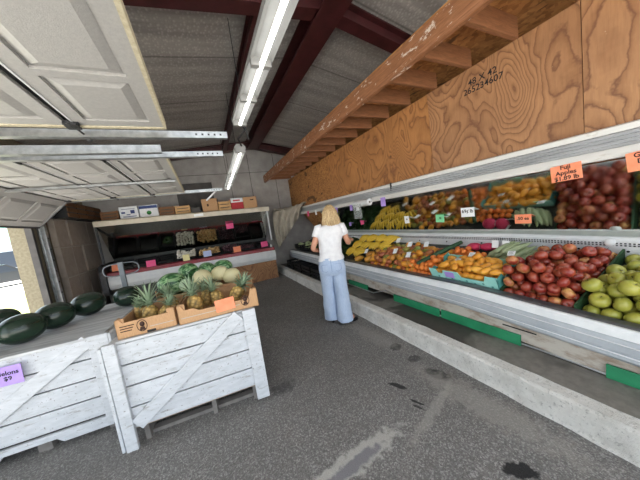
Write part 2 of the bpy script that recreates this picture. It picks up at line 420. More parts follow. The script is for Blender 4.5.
# roof: low gable, ridge along the aisle
RX, RZ = 1.7, 4.08
def roofz(x): return RZ-.13*(RX-x) if x < RX else RZ-.2*(x-RX)
struct(MB().prism([(-2.8, roofz(-2.8)), (RX, RZ), (3.62, roofz(3.62)), (3.62, roofz(3.62)+.12), (RX, RZ+.12), (-2.8, roofz(-2.8)+.12)], -1.4, 7.8).build('ceiling', M_['roof']))
def ibeam(a, b, w, h, name, label):
    m = MB()
    m.bar(a, b, w, .018); m.bar(Vector(a)+Vector((0,0,h)), Vector(b)+Vector((0,0,h)), w, .018); m.bar(Vector(a)+Vector((0,0,h/2)), Vector(b)+Vector((0,0,h/2)), .02, h)
    o = m.build(name, M_['red_steel']); tag(struct(o), label, 'beam'); return o
ibeam((RX-.02,-1.4,RZ-.27), (RX-.02,7.4,RZ-.27), .30, .24, 'trim_ridge_beam', 'wide dark red steel beam running along the roof ridge')
ibeam((.90,-1.4,RZ-.30), (.90,7.4,RZ-.30), .10, .19, 'trim_purlin', 'narrow dark red steel purlin beside the fluorescent lights')
for nm, yy, ww in (('trim_rafter_front', 2.55, .17), ('trim_rafter_back', 7.45, .2)):
    m = MB()
    for (xa, xb) in ((-2.6, RX), (RX, 3.6)):
        za, zb = roofz(xa)-.19, roofz(xb)-.19
        if xb == RX: zb = RZ-.19
        if xa == RX: za = RZ-.19
        for dz, hh, w2 in ((-.02,.02,ww), (.07,.16,.03), (.16,.02,ww)):
            m.bar((xa,yy,za+dz), (xb,yy,zb+dz), w2, hh)
    tag(struct(m.build(nm, M_['red_steel'])), 'dark red steel rafter crossing under the roof ' + ('above the doors' if yy < 5 else 'along the back wall'), 'beam')
m = MB().tube([(1.2,2.2,3.72),(2.0,1.6,3.9)], .012, 6)
tag(struct(m.build('trim_brace_rod', M_['dark_steel'])), 'thin dark steel brace rod under the roof', 'brace')
# back wall of grey boards, a darker patch and seams
bw = MB().add([(-2.8,7.7,0),(3.6,7.7,0),(3.6,7.7,roofz(3.6)),(RX,7.7,RZ),(-2.8,7.7,roofz(-2.8)),(-2.8,7.8,0),(3.6,7.8,0),(3.6,7.8,roofz(3.6)),(RX,7.8,RZ),(-2.8,7.8,roofz(-2.8))],
    [(0,1,2,3,4),(9,8,7,6,5),(0,5,6,1),(1,6,7,2),(2,7,8,3),(3,8,9,4),(4,9,5,0)])
wb = struct(bw.build('wall_back', M_['backwall']))
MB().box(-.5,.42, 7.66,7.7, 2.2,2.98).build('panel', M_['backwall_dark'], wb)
sm = MB()
for x in (.95, 1.55, 2.35): sm.box(x-.006,x+.006, 7.692,7.7, 1.9,3.75)
sm.box(-2.5,3.4, 7.692,7.7, 3.2,3.21); sm.build('seam', M_['backwall_dark'], wb)
struct(MB().box(3.5,3.62,-1.4,7.7,0,roofz(3.5)).build('wall_right', M_['osb']))
# left wall with two open garage doorways
wl = MB()
for (y0, y1, z0) in ((-1.4,-.45,0), (-.45,2.35,2.28), (2.35,2.98,0), (2.98,5.50,2.28), (5.50,7.7,0)):
    wl.box(-2.74,-2.5,y0,y1,z0,roofz(-2.65))
struct(wl.build('wall_left', M_['leftwall']))
jm = MB().box(-2.54,-2.46,5.46,5.52,0,2.3).box(-2.54,-2.46,2.96,3.02,0,2.3)
tag(struct(jm.build('trim_door_jamb', M_['backwall_dark'])), 'dark strips lining the garage doorway', 'door jamb')

# ------------------------------------------------------------------ overhead garage doors
def door_section(w, L, pitch, plen, pw, first, outward):
    """raised-panel face in local x (0..w) and y (0..L), the face looking down at z = 0"""
    m = MB(); m.box(0, w, 0, L, .004, .045)
    ys = []; y = first
    while y + plen < L-.02: ys.append(y); y += pitch
    x0, x1 = (w-pw)/2, (w+pw)/2
    # face frame around the panels
    strips = [(0, x0, 0, L), (x1, w, 0, L)]
    prev = 0
    for y in ys: strips.append((x0, x1, prev, y)); prev = y+plen
    strips.append((x0, x1, prev, L))
    for a, b, c, d in strips: m.box(a, b, c, d, -.010, .006)
    for y in ys:      # sunk groove, sloping border, raised field
        a, b, c, d = x0+.012, x1-.012, y+.012, y+plen-.012; e = .045
        o = [(a,c,.003),(b,c,.003),(b,d,.003),(a,d,.003)]; i = [(a+e,c+e,-.012),(b-e,c+e,-.012),(b-e,d-e,-.012),(a+e,d-e,-.012)]
        m.add(o+i, [(0,1,5,4),(1,2,6,5),(2,3,7,6),(3,0,4,7),(4,5,6,7)])
    return m
def garage_door(name, label, y0, y1, z, xs, hang=None, pitch=.56, plen=.50, pw=.36, first=.05):
    t = empty(name, (xs[0], y1, z)); t['kind'] = 'structure'; t['label'] = label; t['category'] = 'garage door'
    L = y1-y0
    for i in range(len(xs)-1):
        w = xs[i]-xs[i+1]-.045
        # local section y runs from the far end towards the near end
        o = door_section(w, L, pitch, plen, pw, first, 0).build('door_section', M_['door'], t)
        o.matrix_basis = Matrix.Translation((0,0,0)) @ frame((xs[i]-w-xs[0]-.0, 0, 0), (1,0,0), (0,-1,0)) @ Matrix.Diagonal((1,1,-1,1))
        e = MB().box(0,w,-.004,.028,-.016,.046); ob = e.build('foam_edge', M_['foam'], o)
        if i == 0: MB().box(w-.004,w+.016,0,L,-.014,.046).build('foam_edge', M_['foam'], o)
        MB().box(-.045,.0,0,L,.012,.045).build('joint_shadow', M_['black'], o)  # black strip in the section joint, standing in for the shadow there
        s = MB().box(-.004,.006,0,L,-.014,-.008); s.build('edge_strip', M_['enamel'], o)
        h = MB()
        for yy in (.04, L/2, L-.06): h.box(-.05,.03,yy,yy+.05,-.016,-.009); h.tube([(-.02,yy-.02,-.02),(-.02,yy+.07,-.02)], .012, 8)
        h.build('hinge', M_['dark_steel'], o)
        MB().tube([(-.02,.06,-.012),(-.02,-.25,-.005)], .007, 8).lathe([(0,-.012),(.022,-.012),(.022,.012),(0,.012)], 14, M=Matrix.Translation((-.02,-.24,-.005)) @ Matrix.Rotation(PI/2, 4, 'X')).box(-.05,.02,.0,.09,-.03,-.012).build('roller', M_['dark_steel'], o)
    return t
garage_door('door_1', 'large off white raised panel garage door raised overhead near the camera', -.45, 2.25, 2.45, [-.14,-.70,-1.26,-1.82,-2.36], first=.12)
d2 = garage_door('door_2', 'off white raised panel garage door raised overhead beyond the first one', 3.07, 5.62, 2.46, [-.235,-.80,-1.40,-2.02], first=.06, pitch=.62, plen=.54)
# the last section of the second door hangs on the curve
o = door_section(.55, 2.55, .62, .54, .36, .06, 0).build('door_section', M_['door'], d2)
ux = Vector((.74, 0, .68)).normalized()
F = frame((-2.42, 5.62, 2.07), ux, (0,-1,0)) @ Matrix.Diagonal((1,1,-1,1))
o.matrix_basis = d2.matrix_basis.inverted() @ F
MB().box(0,.55,0,.03,-.02,.05).build('edge_strip', M_['galv'], o); MB().box(-.03,0,0,2.55,-.015,.045).build('bottom_seal', M_['dark_steel'], o)
for yy in (4.25,):
    st = MB().box(-2.05,-.26,yy-.035,yy+.035,2.405,2.43); st.build('stiffener', M_['galv'], d2, local=False)
# horizontal and vertical galvanised door tracks
def track_h(y, x0, x1, z, h=.055): return MB().prism([(y-.028,z-h/2),(y+.028,z-h/2),(y+.028,z-h/2+.006),(y-.020,z-h/2+.006),(y-.020,z+h/2-.006),(y+.01,z+h/2-.006),(y+.01,z+h/2),(y-.028,z+h/2)], x0, x1, 'x')
def track(name, label, y, x1, z, vertical):
    t = empty(name, (-2.40, y, 0)); tag(t, label, 'door track', 'galvanised garage door tracks')
    track_h(y, -2.12, x1, z).build('rail', M_['galv'], t, local=False)
    c = MB(); pts = [(-2.12-.30*math.sin(a), y, z-.30*(1-math.cos(a))) for a in [PI/2*q/8 for q in range(9)]]
    rings = [[(p[0]+nx*.028, p[1]+dy, p[2]+nz*.028) for nx, nz, dy in ((math.sin(a),math.cos(a),-.028),(math.sin(a),math.cos(a),.028),(-math.sin(a),-math.cos(a),.028),(-math.sin(a),-math.cos(a),-.028))] for p, a in zip(pts, [PI/2*q/8 for q in range(9)])]
    c.loft(rings, True, False).build('curved_rail', M_['galv'], t, local=False)
    if vertical:
        v = MB().box(-2.455,-2.395,y-.035,y+.035,0,z-.3).box(-2.475,-2.455,y-.06,y+.06,0,z-.25); v.build('upright', M_['galv'], t, local=False)
        for q in range(6): MB().box(-2.394,-2.392,y-.012,y+.012,.9+q*.19,.93+q*.19).build('slot', M_['dark_steel'], t, local=False)
    for q in range(5): MB().box(x1-.05-q*.05-.016,x1-.05-q*.05,y-.0295,y-.028,z-.008,z+.008).build('slot', M_['dark_steel'], t, local=False)
    return t
track('door_track', 'galvanised track just beyond the nearest raised garage door', 2.42, .34, 2.45, True)
track('door_track', 'galvanised track along the near edge of the second garage door', 3.00, .34, 2.45, True)
track('door_track', 'galvanised track along the far edge of the second garage door with upright beside the daylight', 5.70, .50, 2.46, True)
a = track_h(2.74, -2.3, -.23, 2.43, .07).build('steel_angle', M_['galv']); tag(a, 'dull steel angle between the two nearest door tracks', 'steel angle')
m = MB().bar((.44,5.8,2.50), (.16,5.95,2.28), .03, .03).build('angle_strut', M_['enamel']); tag(m, 'short white strut slanting down under the far end of the lights', 'strut')

# ------------------------------------------------------------------ fluorescent lights
def light(name, label, a, b, w):
    a, b = Vector(a), Vector(b); d = (b-a); L = d.length
    t = empty(name, M=frame(a, d, Vector((0,0,1)).cross(d)))   # local x along, z up
    tag(t, label, 'ceiling light', 'fluorescent strip lights')
    MB().prism([(-w/2,-.01),(-w/2,.035),(-w*.28,.075),(w*.28,.075),(w/2,.035),(w/2,-.01),(w*.3,.02),(-w*.3,.02)], 0, L, 'x').build('housing', M_['fixture'], t)
    MB().tube([(.03,0,-.035),(L-.03,0,-.035)], .018, 12).build('tube', M_['tube'], t)
    for x in (.0, L*.55, L*.76, L-.03):
        MB().box(x,x+.045,-w*.44,w*.44,-.045,.02).build('socket_bracket', M_['fixture'], t)
    for x in (.3, L-.3): MB().tube([(x,0,.07),(x,.0,.95)], .004, 6).build('hanger', M_['dark_steel'], t)
    return t
light('strip_light', 'long white fluorescent strip light nearest the camera', (.60,.35,2.78), (.61,3.12,2.86), .175)
light('strip_light', 'farther white fluorescent strip light hanging end to end with the first', (.64,3.52,2.66), (.63,5.75,2.50), .15)
w = MB().tube([(.60,3.12,2.90),(.68,3.2,2.80),(.60,3.35,2.74),(.66,3.5,2.70)], .012, 6).tube([(.68,3.16,2.82),(.72,3.25,2.70)], .01, 6)
tag(w.build('wiring', M_['dark_steel']), 'dark wires looping between the two strip lights', 'wiring')

# ------------------------------------------------------------------ loft over the fruit case
lb = MB().box(1.95,2.01,-1.4,7.68,2.86,3.055)
tag(lb.build('loft_beam', M_['beam'], bevel=.004), 'long reddish brown timber beam edging the loft above the fruit case', 'beam')
jp = MB().box(0,.74,-.02,.02,0,.175)
jbase = jp.build('loft_joist', M_['joist'], M=Matrix.Translation((2.01, .81, 2.885)))
JL = 'brown timber joist between the loft beam and plywood panels'
tag(jbase, JL, 'joist', 'loft joists')
for i in range(1, 17): dup(jbase, Matrix.Translation((2.01, .81+.409*i, 2.885)), JL)
tag(MB().box(1.96,3.5,-1.4,7.68,3.06,3.075).build('loft_deck', M_['osb']), 'brown strand board deck lying over the loft joists', 'loft deck')
px = [(-1.4,.81,'ply_c','plywood panel with a dark knot at the right edge of the photo'),(.815,2.165,'ply_a','plywood panel with swirling grain and black handwriting'),
      (2.17,4.90,'ply_b','long orange plywood panel with pale scuffs above the bagged fruit'),(4.905,7.66,'ply_c','farthest strand board panel beside the back wall')]
panels = []
for i, (a, b, mt, lab) in enumerate(px):
    p = MB().box(2.75,2.77,a,b,1.90,2.885)
    o = p.build('plywood_panel', M_[mt] if i < 3 else M_['osb']); tag(o, lab, 'plywood panel', 'plywood panels above the fruit case'); panels.append(o)
text_mesh('48 X 42\n265234607', .085, 'handwriting', M_['ink'], panels[1], frame((2.748,1.52,2.70), (0,-1,-.03), (0,-.03,1)), .0008, .9)
# dark gap strip behind the canopy
# ------------------------------------------------------------------ the fruit case
case = empty('fruit_display_case', (2.4, 3.5, .185))
tag(case, 'long white refrigerated fruit case with mirror and canopy along the right side', 'display case')
Y0, Y1 = -.6, 7.35
def cpart(mb, name, mt, bevel=0): return mb.build(name, M_[mt], case, local=False, bevel=bevel)
def DZ(x): return .60+(x-2.47)*.40     # tub floor
cpart(MB().prism([(2.40,.45),(2.40,.62),(2.455,.63),(2.46,.595),(3.22,.91),(3.22,.45)], Y0, Y1, fn=bend_x, ny=40), 'tub', 'tub')
cpart(MB().prism([(2.365,.628),(2.365,.655),(2.39,.668),(2.455,.672),(2.46,.625),(2.40,.62)], Y0, Y1, fn=bend, ny=40), 'top_rail', 'black_gloss')
cpart(MB().prism([(2.330,.590),(2.336,.640),(2.350,.657),(2.385,.657),(2.385,.590)], Y0, Y1, fn=bend, ny=40), 'trim_strip', 'silver')
cpart(MB().prism([(2.342,.596),(2.322,.585),(2.318,.56),(2.326,.552),(2.318,.545),(2.316,.50),(2.326,.49),(2.322,.45),(2.345,.425),(2.40,.42),(2.40,.596)], Y0, Y1, fn=bend, ny=40), 'bumper', 'bumper')
m = MB()
for z in (.553, .480): m.prism([(2.318,z-.004),(2.311,z),(2.318,z+.004),(2.33,z)], Y0, Y1, fn=bend, ny=40)
cpart(m, 'bumper_ridge', 'silver')
cpart(MB().prism([(2.375,.27),(2.375,.43),(2.40,.43),(2.40,.27)], Y0, 4.35, fn=bend, ny=30), 'lower_panel', 'beige')
cpart(MB().box(2.48,2.52,Y0,4.35,.185,.46), 'plinth', 'black')
cpart(MB().box(2.3735,2.376,1.02,1.28,.325,.337), 'vent_slot', 'hole')
for (a, b, t0) in ((1.13,1.93,.0), (1.95,2.72,-.02), (-.3,.62,-.01), (3.35,3.95,-.02)):
    q = MB().box(-.006,.006,a,b,0,.098); cpart2 = q.build('kick_panel', M_['green'], case, local=True)
    cpart2.matrix_basis = case.matrix_basis.inverted() @ Matrix.Translation((2.352+t0*.4,0,.187)) @ Matrix.Rotation(.10+t0*2, 4, 'Y')
cpart(MB().tube([(2.33,4.0,.20),(2.34,3.2,.195),(2.35,2.9,.30),(2.352,2.72,.27),(2.35,2.5,.21),(2.36,1.8,.2),(2.38,1.0,.2),(2.36,.5,.2),(2.36,-.5,.2)], .009, 6), 'cable', 'alu')
cpart(MB().prism([(3.20,.90),(3.18,1.05),(3.20,1.075),(3.27,1.075),(3.27,.90)], Y0, 6.2, fn=bend_half, ny=30), 'back_rail', 'enamel')
m = MB()
for i in range(240):
    y = -.3+i*.024
    for z in (1.0,1.018): 
        m.box(3.1805-(z-1.0)*.133,3.1875-(z-1.0)*.133,y,y+.012,z,z+.011)
m.v = [bend_half(p) for p in m.v]
for o_ in [cpart(m, 'perforation', 'dark_steel')]: o_['kind'] = 'stuff'
m = MB()
for y in (.42,.70,1.0,1.13,1.42,1.55,1.9,2.4,2.9): m.lathe([(0,0),(.010,0),(.010,.004)], 10, M=frame((3.186,y,.955+zd(y)*.5), (0,1,0), (0,0,1)) @ Matrix.Diagonal((1,1,-1,1)))
cpart(m, 'bolt', 'hole')
m = MB().lathe([(0,.03),(.028,.03),(.034,.022),(.036,0)], 20, M=frame((3.185,.80,1.0), (0,-1,0), (0,0,1))); cpart(m, 'round_socket', 'enamel')
mir = MB(); p0 = Vector((3.255,0,1.075)); p1 = Vector((2.79,0,1.735)); nn = Vector((.66,0,.465)).normalized()*.006
mir.prism([(p0.x,p0.z),(p1.x,p1.z),(p1.x+nn.x,p1.z+nn.z),(p0.x+nn.x,p0.z+nn.z)], Y0, 5.75, fn=bend_half, ny=1)
cpart(mir, 'mirror', 'mirror')
cpart(MB().prism([(p0.x,p0.z),(p1.x,p1.z),(p1.x+.02,p1.z),(p0.x+.02,p0.z)], 5.76, 6.9), 'back_board', 'osb')
m = MB()
for y in (1.22, 2.42, 3.62, 4.8): m.prism([(p0.x-.004,p0.z),(p1.x-.004,p1.z),(p1.x,p1.z+.004),(p0.x,p0.z+.004)], y-.004, y+.004)
cpart(m, 'mirror_joint', 'alu')
cpart(MB().prism([(2.62,1.70),(2.612,1.725),(2.625,1.765),(2.65,1.77),(2.65,1.715),(2.78,1.72),(2.78,1.70)], Y0, 6.85), 'canopy_lip', 'canopy')
prof = [(2.65,1.77)]
for i in range(4): z = 1.775+i*.026; prof += [(2.645+i*.006,z),(2.640+i*.006,z+.012),(2.656+i*.006,z+.020)]
prof += [(2.69,1.875),(2.79,1.875),(2.79,1.72),(2.66,1.72)]
cpart(MB().prism(prof, Y0, 6.85), 'canopy_slats', 'canopy_grey')
cpart(MB().prism([(2.672,1.875),(2.668,1.915),(2.69,1.925),(2.745,1.925),(2.745,1.875)], Y0, 6.85), 'canopy_cap', 'canopy')
cpart(MB().box(2.655,2.70,2.86,2.88,1.765,1.93), 'canopy_joint', 'dark_steel')
cpart(MB().box(3.22,3.45,Y0,6.9,.185,.9), 'rear_body', 'tub')
cpart(MB().prism([(2.42,.185),(2.42,.62),(3.22,.9),(3.22,.185)], 7.33, 7.38), 'end_panel', 'beige')

# ------------------------------------------------------------------ piles
def settle(n, r, x0, x1, y0, y1, floor, seed=0, it=420, rv=.06, h=.35):
    rs = np.random.RandomState(seed)
    R_ = r*(1+rv*rs.uniform(-1, 1, n))
    P = np.c_[rs.uniform(x0+r, x1-r, n), rs.uniform(y0+r, y1-r, n), 0*R_]
    P[:,2] = np.array([floor(x) for x in P[:,0]]) + r + rs.uniform(0, h, n)
    e = 1e-3; sl = (floor((x0+x1)/2+e)-floor((x0+x1)/2-e))/(2*e); nrm = np.array([-sl, 0, 1])/math.sqrt(1+sl*sl)
    f0 = floor(x0)
    for q in range(it):
        gstep = .006*(1-q/it) if q < it-60 else 0
        P[:,2] -= gstep
        for _ in range(2):
            D = P[:,None,:]-P[None,:,:]; L = np.sqrt((D**2).sum(2))+1e-9
            O = (R_[:,None]+R_[None,:])-L; np.fill_diagonal(O, 0); O = np.maximum(O, 0)
            P += (D/L[:,:,None]*O[:,:,None]*.42).sum(1)
            s = ((P-[x0,0,f0])@nrm)-R_; P -= np.minimum(s, 0)[:,None]*nrm
            P[:,0] = np.clip(P[:,0], x0+R_, x1-R_); P[:,1] = np.clip(P[:,1], y0+R_, y1-R_)
    return P, R_/r
def rrot(): return Euler((random.uniform(-1.1,1.1), random.uniform(-1.1,1.1), random.uniform(0,2*PI))).to_matrix().to_4x4()
def apple_mesh(r):
    pr = []
    for i in range(15):
        a = PI*i/14; R0 = math.sin(a); z = math.cos(a)
        pr.append((r*R0*(1.0+.06*z), r*(.88*z - .30*math.exp(-(R0/.32)**2)*(1 if z > 0 else .6)*(1 if z > 0 else -1))))
    return MB().lathe(pr, 18)
def rowlabel(P, x0, x1, what, front, mid, back):
    t = (P[0]-x0)/(x1-x0)
    return what+' '+(front if t < .3 else (back if t > .72 else mid))
def pile(name, cat, group, meshfn, mats, pts, sc, labelfn, stem=None, rot=rrot, shape=(1,1,1)):
    protos = {}
    for i, (p, s) in enumerate(zip(pts, sc)):
        mt = mats[i % len(mats)] if not callable(mats) else mats(i)
        M = Matrix.Translation(p) @ rot() @ Matrix.Diagonal((s*shape[0], s*shape[1], s*shape[2], 1))
        if mt not in protos:
            o = meshfn().build(name, M_[mt]); o.matrix_basis = M; tag(o, labelfn(p, mt), cat, group)
            if stem: stem(o)
            protos[mt] = (o, children(o))
        else: dup(protos[mt][0], M, labelfn(p, mt), group, protos[mt][1])
tubf = lambda x: DZ(x)+.005
# red apples
def astem(o): MB().tube([(0,0,.022),(.002,.001,.036),(.008,.003,.048)], [.0022,.002,.003], 6).build('stem', M_['stem'], o)
x0, x1 = 2.475, 3.17
P, sc = settle(118, .0475, x0, x1, .775, 1.29, lambda x: DZ(x)-.025+zd(1)*.8, 3)
P[:,1] -= (P[:,0]-2.82)*.13
pile('red_apple', 'apple', 'red apples in the case', lambda: apple_mesh(.0485), lambda i: 'apple_blush' if i % 4 == 0 else 'apple', P, sc,
     lambda p, mt: rowlabel(p, x0, x1, 'red apple blushed with yellow' if mt == 'apple_blush' else 'plain red apple', 'in the front rows against the metal rail', 'in the middle of the red apple pile', 'at the back beneath the white rail'), astem)
# yellow green apples
P, sc = settle(98, .055, x0, x1, .0, .75, lambda x: DZ(x)-.025+zd(.4)*.85, 5)
P[:,1] -= (P[:,0]-2.82)*.13
pile('green_apple', 'apple', 'yellow green apples in the case', lambda: apple_mesh(.056), ['apple_green'], P, sc,
     lambda p, mt: rowlabel(p, x0, x1, 'yellow green apple', 'in the front rows against the metal rail', 'in the middle of the yellow green pile', 'at the back beneath the white rail'), astem)
def stk(o): pass
dv = MB().prism([(2.47,.60),(2.47,.69),(3.16,.985),(3.16,.87)], .755, .769, fn=lambda p: bend_x((p[0], p[1]-(p[0]-2.82)*.13, p[2]))); tag(dv.build('green_divider', M_['noodle']), 'dark green divider between red and yellow green apples', 'divider')
dv = MB().prism([(2.47,.60),(2.47,.68),(3.16,.965),(3.16,.87)], 1.308, 1.318, fn=lambda p: bend_x((p[0], p[1]-(p[0]-2.60)*.13, p[2]))); tag(dv.build('green_divider', M_['noodle']), 'dark green divider between red apples and the teal carton', 'divider')
# teal mango carton on the sloping deck
sl = math.atan(.40)
ux, uy = Vector((math.cos(sl),0,math.sin(sl))), Vector((0,1,0))
F = frame((2.478, 1.335, DZ(2.475)+.012), ux, uy)
bx = empty('mango_carton', M=F); tag(bx, 'pale teal open carton of yellow mangoes on the sloping deck', 'carton')
D_, W_ = .40, .77
MB().box(0,D_,0,W_,0,.006).build('bottom', M_['cyan'], bx)
prof = [(0,0),(W_,0),(W_,.155),(.68,.155),(.66,.10),(.60,.10),(.58,.15),(.40,.15),(.37,.085),(.13,.085),(.11,.155),(0,.155)]
MB().prism([(y,z) for y, z in prof], 0, .006, 'x').build('front_panel', M_['cyan'], bx)
MB().prism([(0,0),(D_,0),(D_,.13),(.3,.13),(.27,.08),(.13,.08),(.1,.14),(0,.14)], 0, .006).build('side_panel', M_['cyan_dark'], bx)
MB().prism([(0,0),(D_,0),(D_,.13),(.3,.13),(.27,.08),(.13,.08),(.1,.125),(0,.125)], W_-.006, W_).build('side_panel', M_['cyan_dark'], bx)
MB().prism([(0,0),(W_,0),(W_,.10),(0,.10)], D_-.006, D_, 'x').build('rear_panel', M_['cyan'], bx)
m = MB()
for i in range(8): m.lathe([(0,0),(.012,0),(.012,.0012)], 10, M=frame((-.001,.06+i*.085,.035+.02*(i % 2)), (0,-1,0), (0,0,1)))
m.build('printed_pattern', M_['cyan_dark'], bx)
def mango_mesh(a=.062, b=.04, c=.037):
    m = MB(); pr = [(math.sin(PI*i/12)*(1+.12*math.cos(PI*i/12)), math.cos(PI*i/12)) for i in range(13)]
    m.lathe(pr, 14); m.v = [(x*b+.008*math.sin(z*2), y*c, z*a) for x, y, z in m.v]; return m
def mrot(): return Euler((PI/2+random.uniform(-.35,.35), random.uniform(-3,3), random.uniform(-.9,.9))).to_matrix().to_4x4()
P, sc = settle(54, .044, 2.485, 2.845, 1.345, 2.09, lambda x: DZ(x)+.027, 8)
pile('yellow_mango', 'mango', 'yellow mangoes in the teal carton', lambda: mango_mesh(), ['mango'], P, sc,
     lambda p, mt: rowlabel(p, 2.485, 2.845, 'yellow orange mango inside the teal carton', 'along its front panel', 'in its middle', 'along its rear panel'), None, mrot)
# corn behind the carton
def corn_mesh():
    m = MB(); pr = [(0,-.12),(.014,-.117),(.026,-.09),(.031,-.04),(.030,.02),(.025,.07),(.016,.11),(.006,.145),(0,.16)]
    m.lathe(pr, 14); v = []
    for x, y, z in m.v:
        a = math.atan2(y, x); q = 1+.08*math.cos(5*a); v.append((x*q, y*q, z))
    m.v = v; return m
cp = []
for i in range(20):
    y = 1.30+.056*(i % 7)+random.uniform(-.006,.006); row = i//7
    x = (2.985, 3.03, 2.80)[row]; zz = DZ(x)+.05+.055*(row == 1)
    if row == 2: y = 1.32+.05*(i % 7)
    cp.append((x, y if row < 2 else y, zz if row < 2 else DZ(2.98)+.145))
cp = [(3.0,1.35+.058*i,DZ(3.0)+.035) for i in range(6)] + [(3.0,1.37+.058*i,DZ(3.0)+.085) for i in range(5)] + [(3.0,1.42+.064*i,DZ(3.0)+.13) for i in range(3)]
def crot(): return Euler((random.uniform(-.25,.25), PI/2-sl+random.uniform(-.12,.12), random.uniform(-.95,-.35))).to_matrix().to_4x4()
pile('corn_ear', 'corn', 'corn ears behind the carton', corn_mesh, ['corn'], cp, [1]*len(cp), lambda p, mt: 'pale green corn ear in its husk behind the teal carton', None, crot)
# tangerines
def orange_mesh(r=.036):
    pr = [(r*math.sin(PI*i/10), r*(.88*math.cos(PI*i/10)-.10*math.exp(-(math.sin(PI*i/10)/.25)**2)*math.cos(PI*i/10))) for i in range(11)]; return MB().lathe(pr, 14)
P, sc = settle(84, .036, 2.475, 3.05, 2.115, 2.52, lambda x: DZ(x)-.02, 11)
pts = [(p[0], p[1]-.30*max(0,(p[0]-2.68)), p[2]+.01) for p in P]
P2, sc2 = settle(14, .036, 2.86, 3.02, 1.72, 2.1, lambda x: DZ(x)+.01, 12)
good = [i for i, p in enumerate(pts) if not (p[1] < 2.112 and p[0] < 2.90) and not (p[1] > 2.60-.52*(p[0]-2.5)-.10 and p[0] > 2.54)]
pts = [pts[i] for i in good]; sc = [sc[i] for i in good]
P2 = [p for p in P2 if all((Vector(p)-Vector(q)).length > .062 for q in pts)]
pile('tangerine', 'tangerine', 'tangerines beside the teal carton', orange_mesh, ['orange'], pts+[tuple(p) for p in P2], list(sc)+[1]*len(P2),
     lambda p, mt: rowlabel(p, 2.475, 3.15, 'small orange tangerine', 'near the front rail beside the teal carton', 'in the middle of the tangerine pile', 'at the back of the tangerine pile'))
nd = MB().tube([(2.52,2.38,.755),(2.72,2.27,.835),(2.90,2.18,.905),(3.07,2.09,.97)], [.026,.03,.03,.024], 10)
tag(nd.build('foam_divider', M_['noodle']), 'long dark green divider slanting between tangerines and mixed mangoes', 'divider')
# crimson net bags
def bag_mesh():
    m = MB(); m.lathe([(math.sin(PI*i/12), math.cos(PI*i/12)) for i in range(13)], 18)
    m.v = [(x*.075*(1+.12*mnoise.noise(Vector((x*3,y*3,z*3)))), y*.085*(1+.12*mnoise.noise(Vector((x*4,y*3,z*3+5)))), z*.06*(1+.15*mnoise.noise(Vector((x*4,y*4,z*3+9))))) for x, y, z in m.v]; return m
b0 = bag_mesh().build('net_bag', M_['redbag'], M=TRS((3.08,1.93,DZ(3.08)+.07), (0,0,0), (1,1,.8))); tag(b0, 'crimson net bag at the back against the rail, nearest the tangerines', 'net bag', 'crimson net bags')
MB().box(-.03,.03,-.085,-.082,-.02,.03).build('paper_label', M_['white_tag'], b0)
dup(b0, TRS((3.09,1.77,DZ(3.09)+.07), (0,0,.5), (1,1,.8)), 'crimson net bag at the back against the rail, nearest the corn')
# mixed mangoes and papayas
P, sc = settle(150, .046, 2.475, 3.16, 2.16, 3.42, lambda x: DZ(x)-.03, 14)
pts = [(p[0], p[1], p[2]) for p in P]
pts = [p for p in pts if not (p[1] < 2.36-.52*(p[0]-2.56)+.07)]
pile('mixed_mango', 'mango', 'mixed mangoes between bananas and tangerines', lambda: mango_mesh(.064,.046,.042), lambda i: ('mix','papaya','mixgreen','mix','mango')[i % 5], pts, list(sc),
     lambda p, mt: rowlabel(p, 2.475, 3.16, {'mix':'reddish mango','mixgreen':'greenish mango','papaya':'brownish yellow mango','mango':'bright yellow mango'}[mt]+' in the mixed pile', 'by the front rail', 'half way up', 'by the mirror'), None, mrot)
def papaya_mesh():
    m = MB(); m.lathe([(.0,-.11),(.012,-.108),(.03,-.10),(.052,-.07),(.06,-.02),(.054,.04),(.038,.085),(.02,.105),(0,.11)], 18); return m
pp = empty('tmp'); bpy.data.objects.remove(pp)
pl = [((2.55,3.47,DZ(2.55)+.085),(1.2,.3,1.1),'large orange papaya with a dark end lying at the front rail'),((2.68,3.60,DZ(2.68)+.07),(1.3,0,.5),'large yellow papaya lying below the bananas beside the hand'),
      ((2.72,3.42,DZ(2.72)+.12),(1.4,0,-.6),'large yellow papaya resting against the mixed mangoes'),((2.52,3.76,DZ(2.52)+.07),(1.5,.2,1.4),'small papaya at the front rail nearest the woman')]
po = papaya_mesh().build('papaya', M_['papaya']); tag(po, pl[0][2], 'papaya', 'papayas'); po.matrix_basis = TRS(pl[0][0], pl[0][1])
MB().lathe([(0,-.112),(.016,-.110),(.018,-.104)], 12).build('blossom_end', M_['stem'], po)
for l, r_, lab in pl[1:]: dup(po, TRS(l, r_, (.9,.9,.9)), lab)
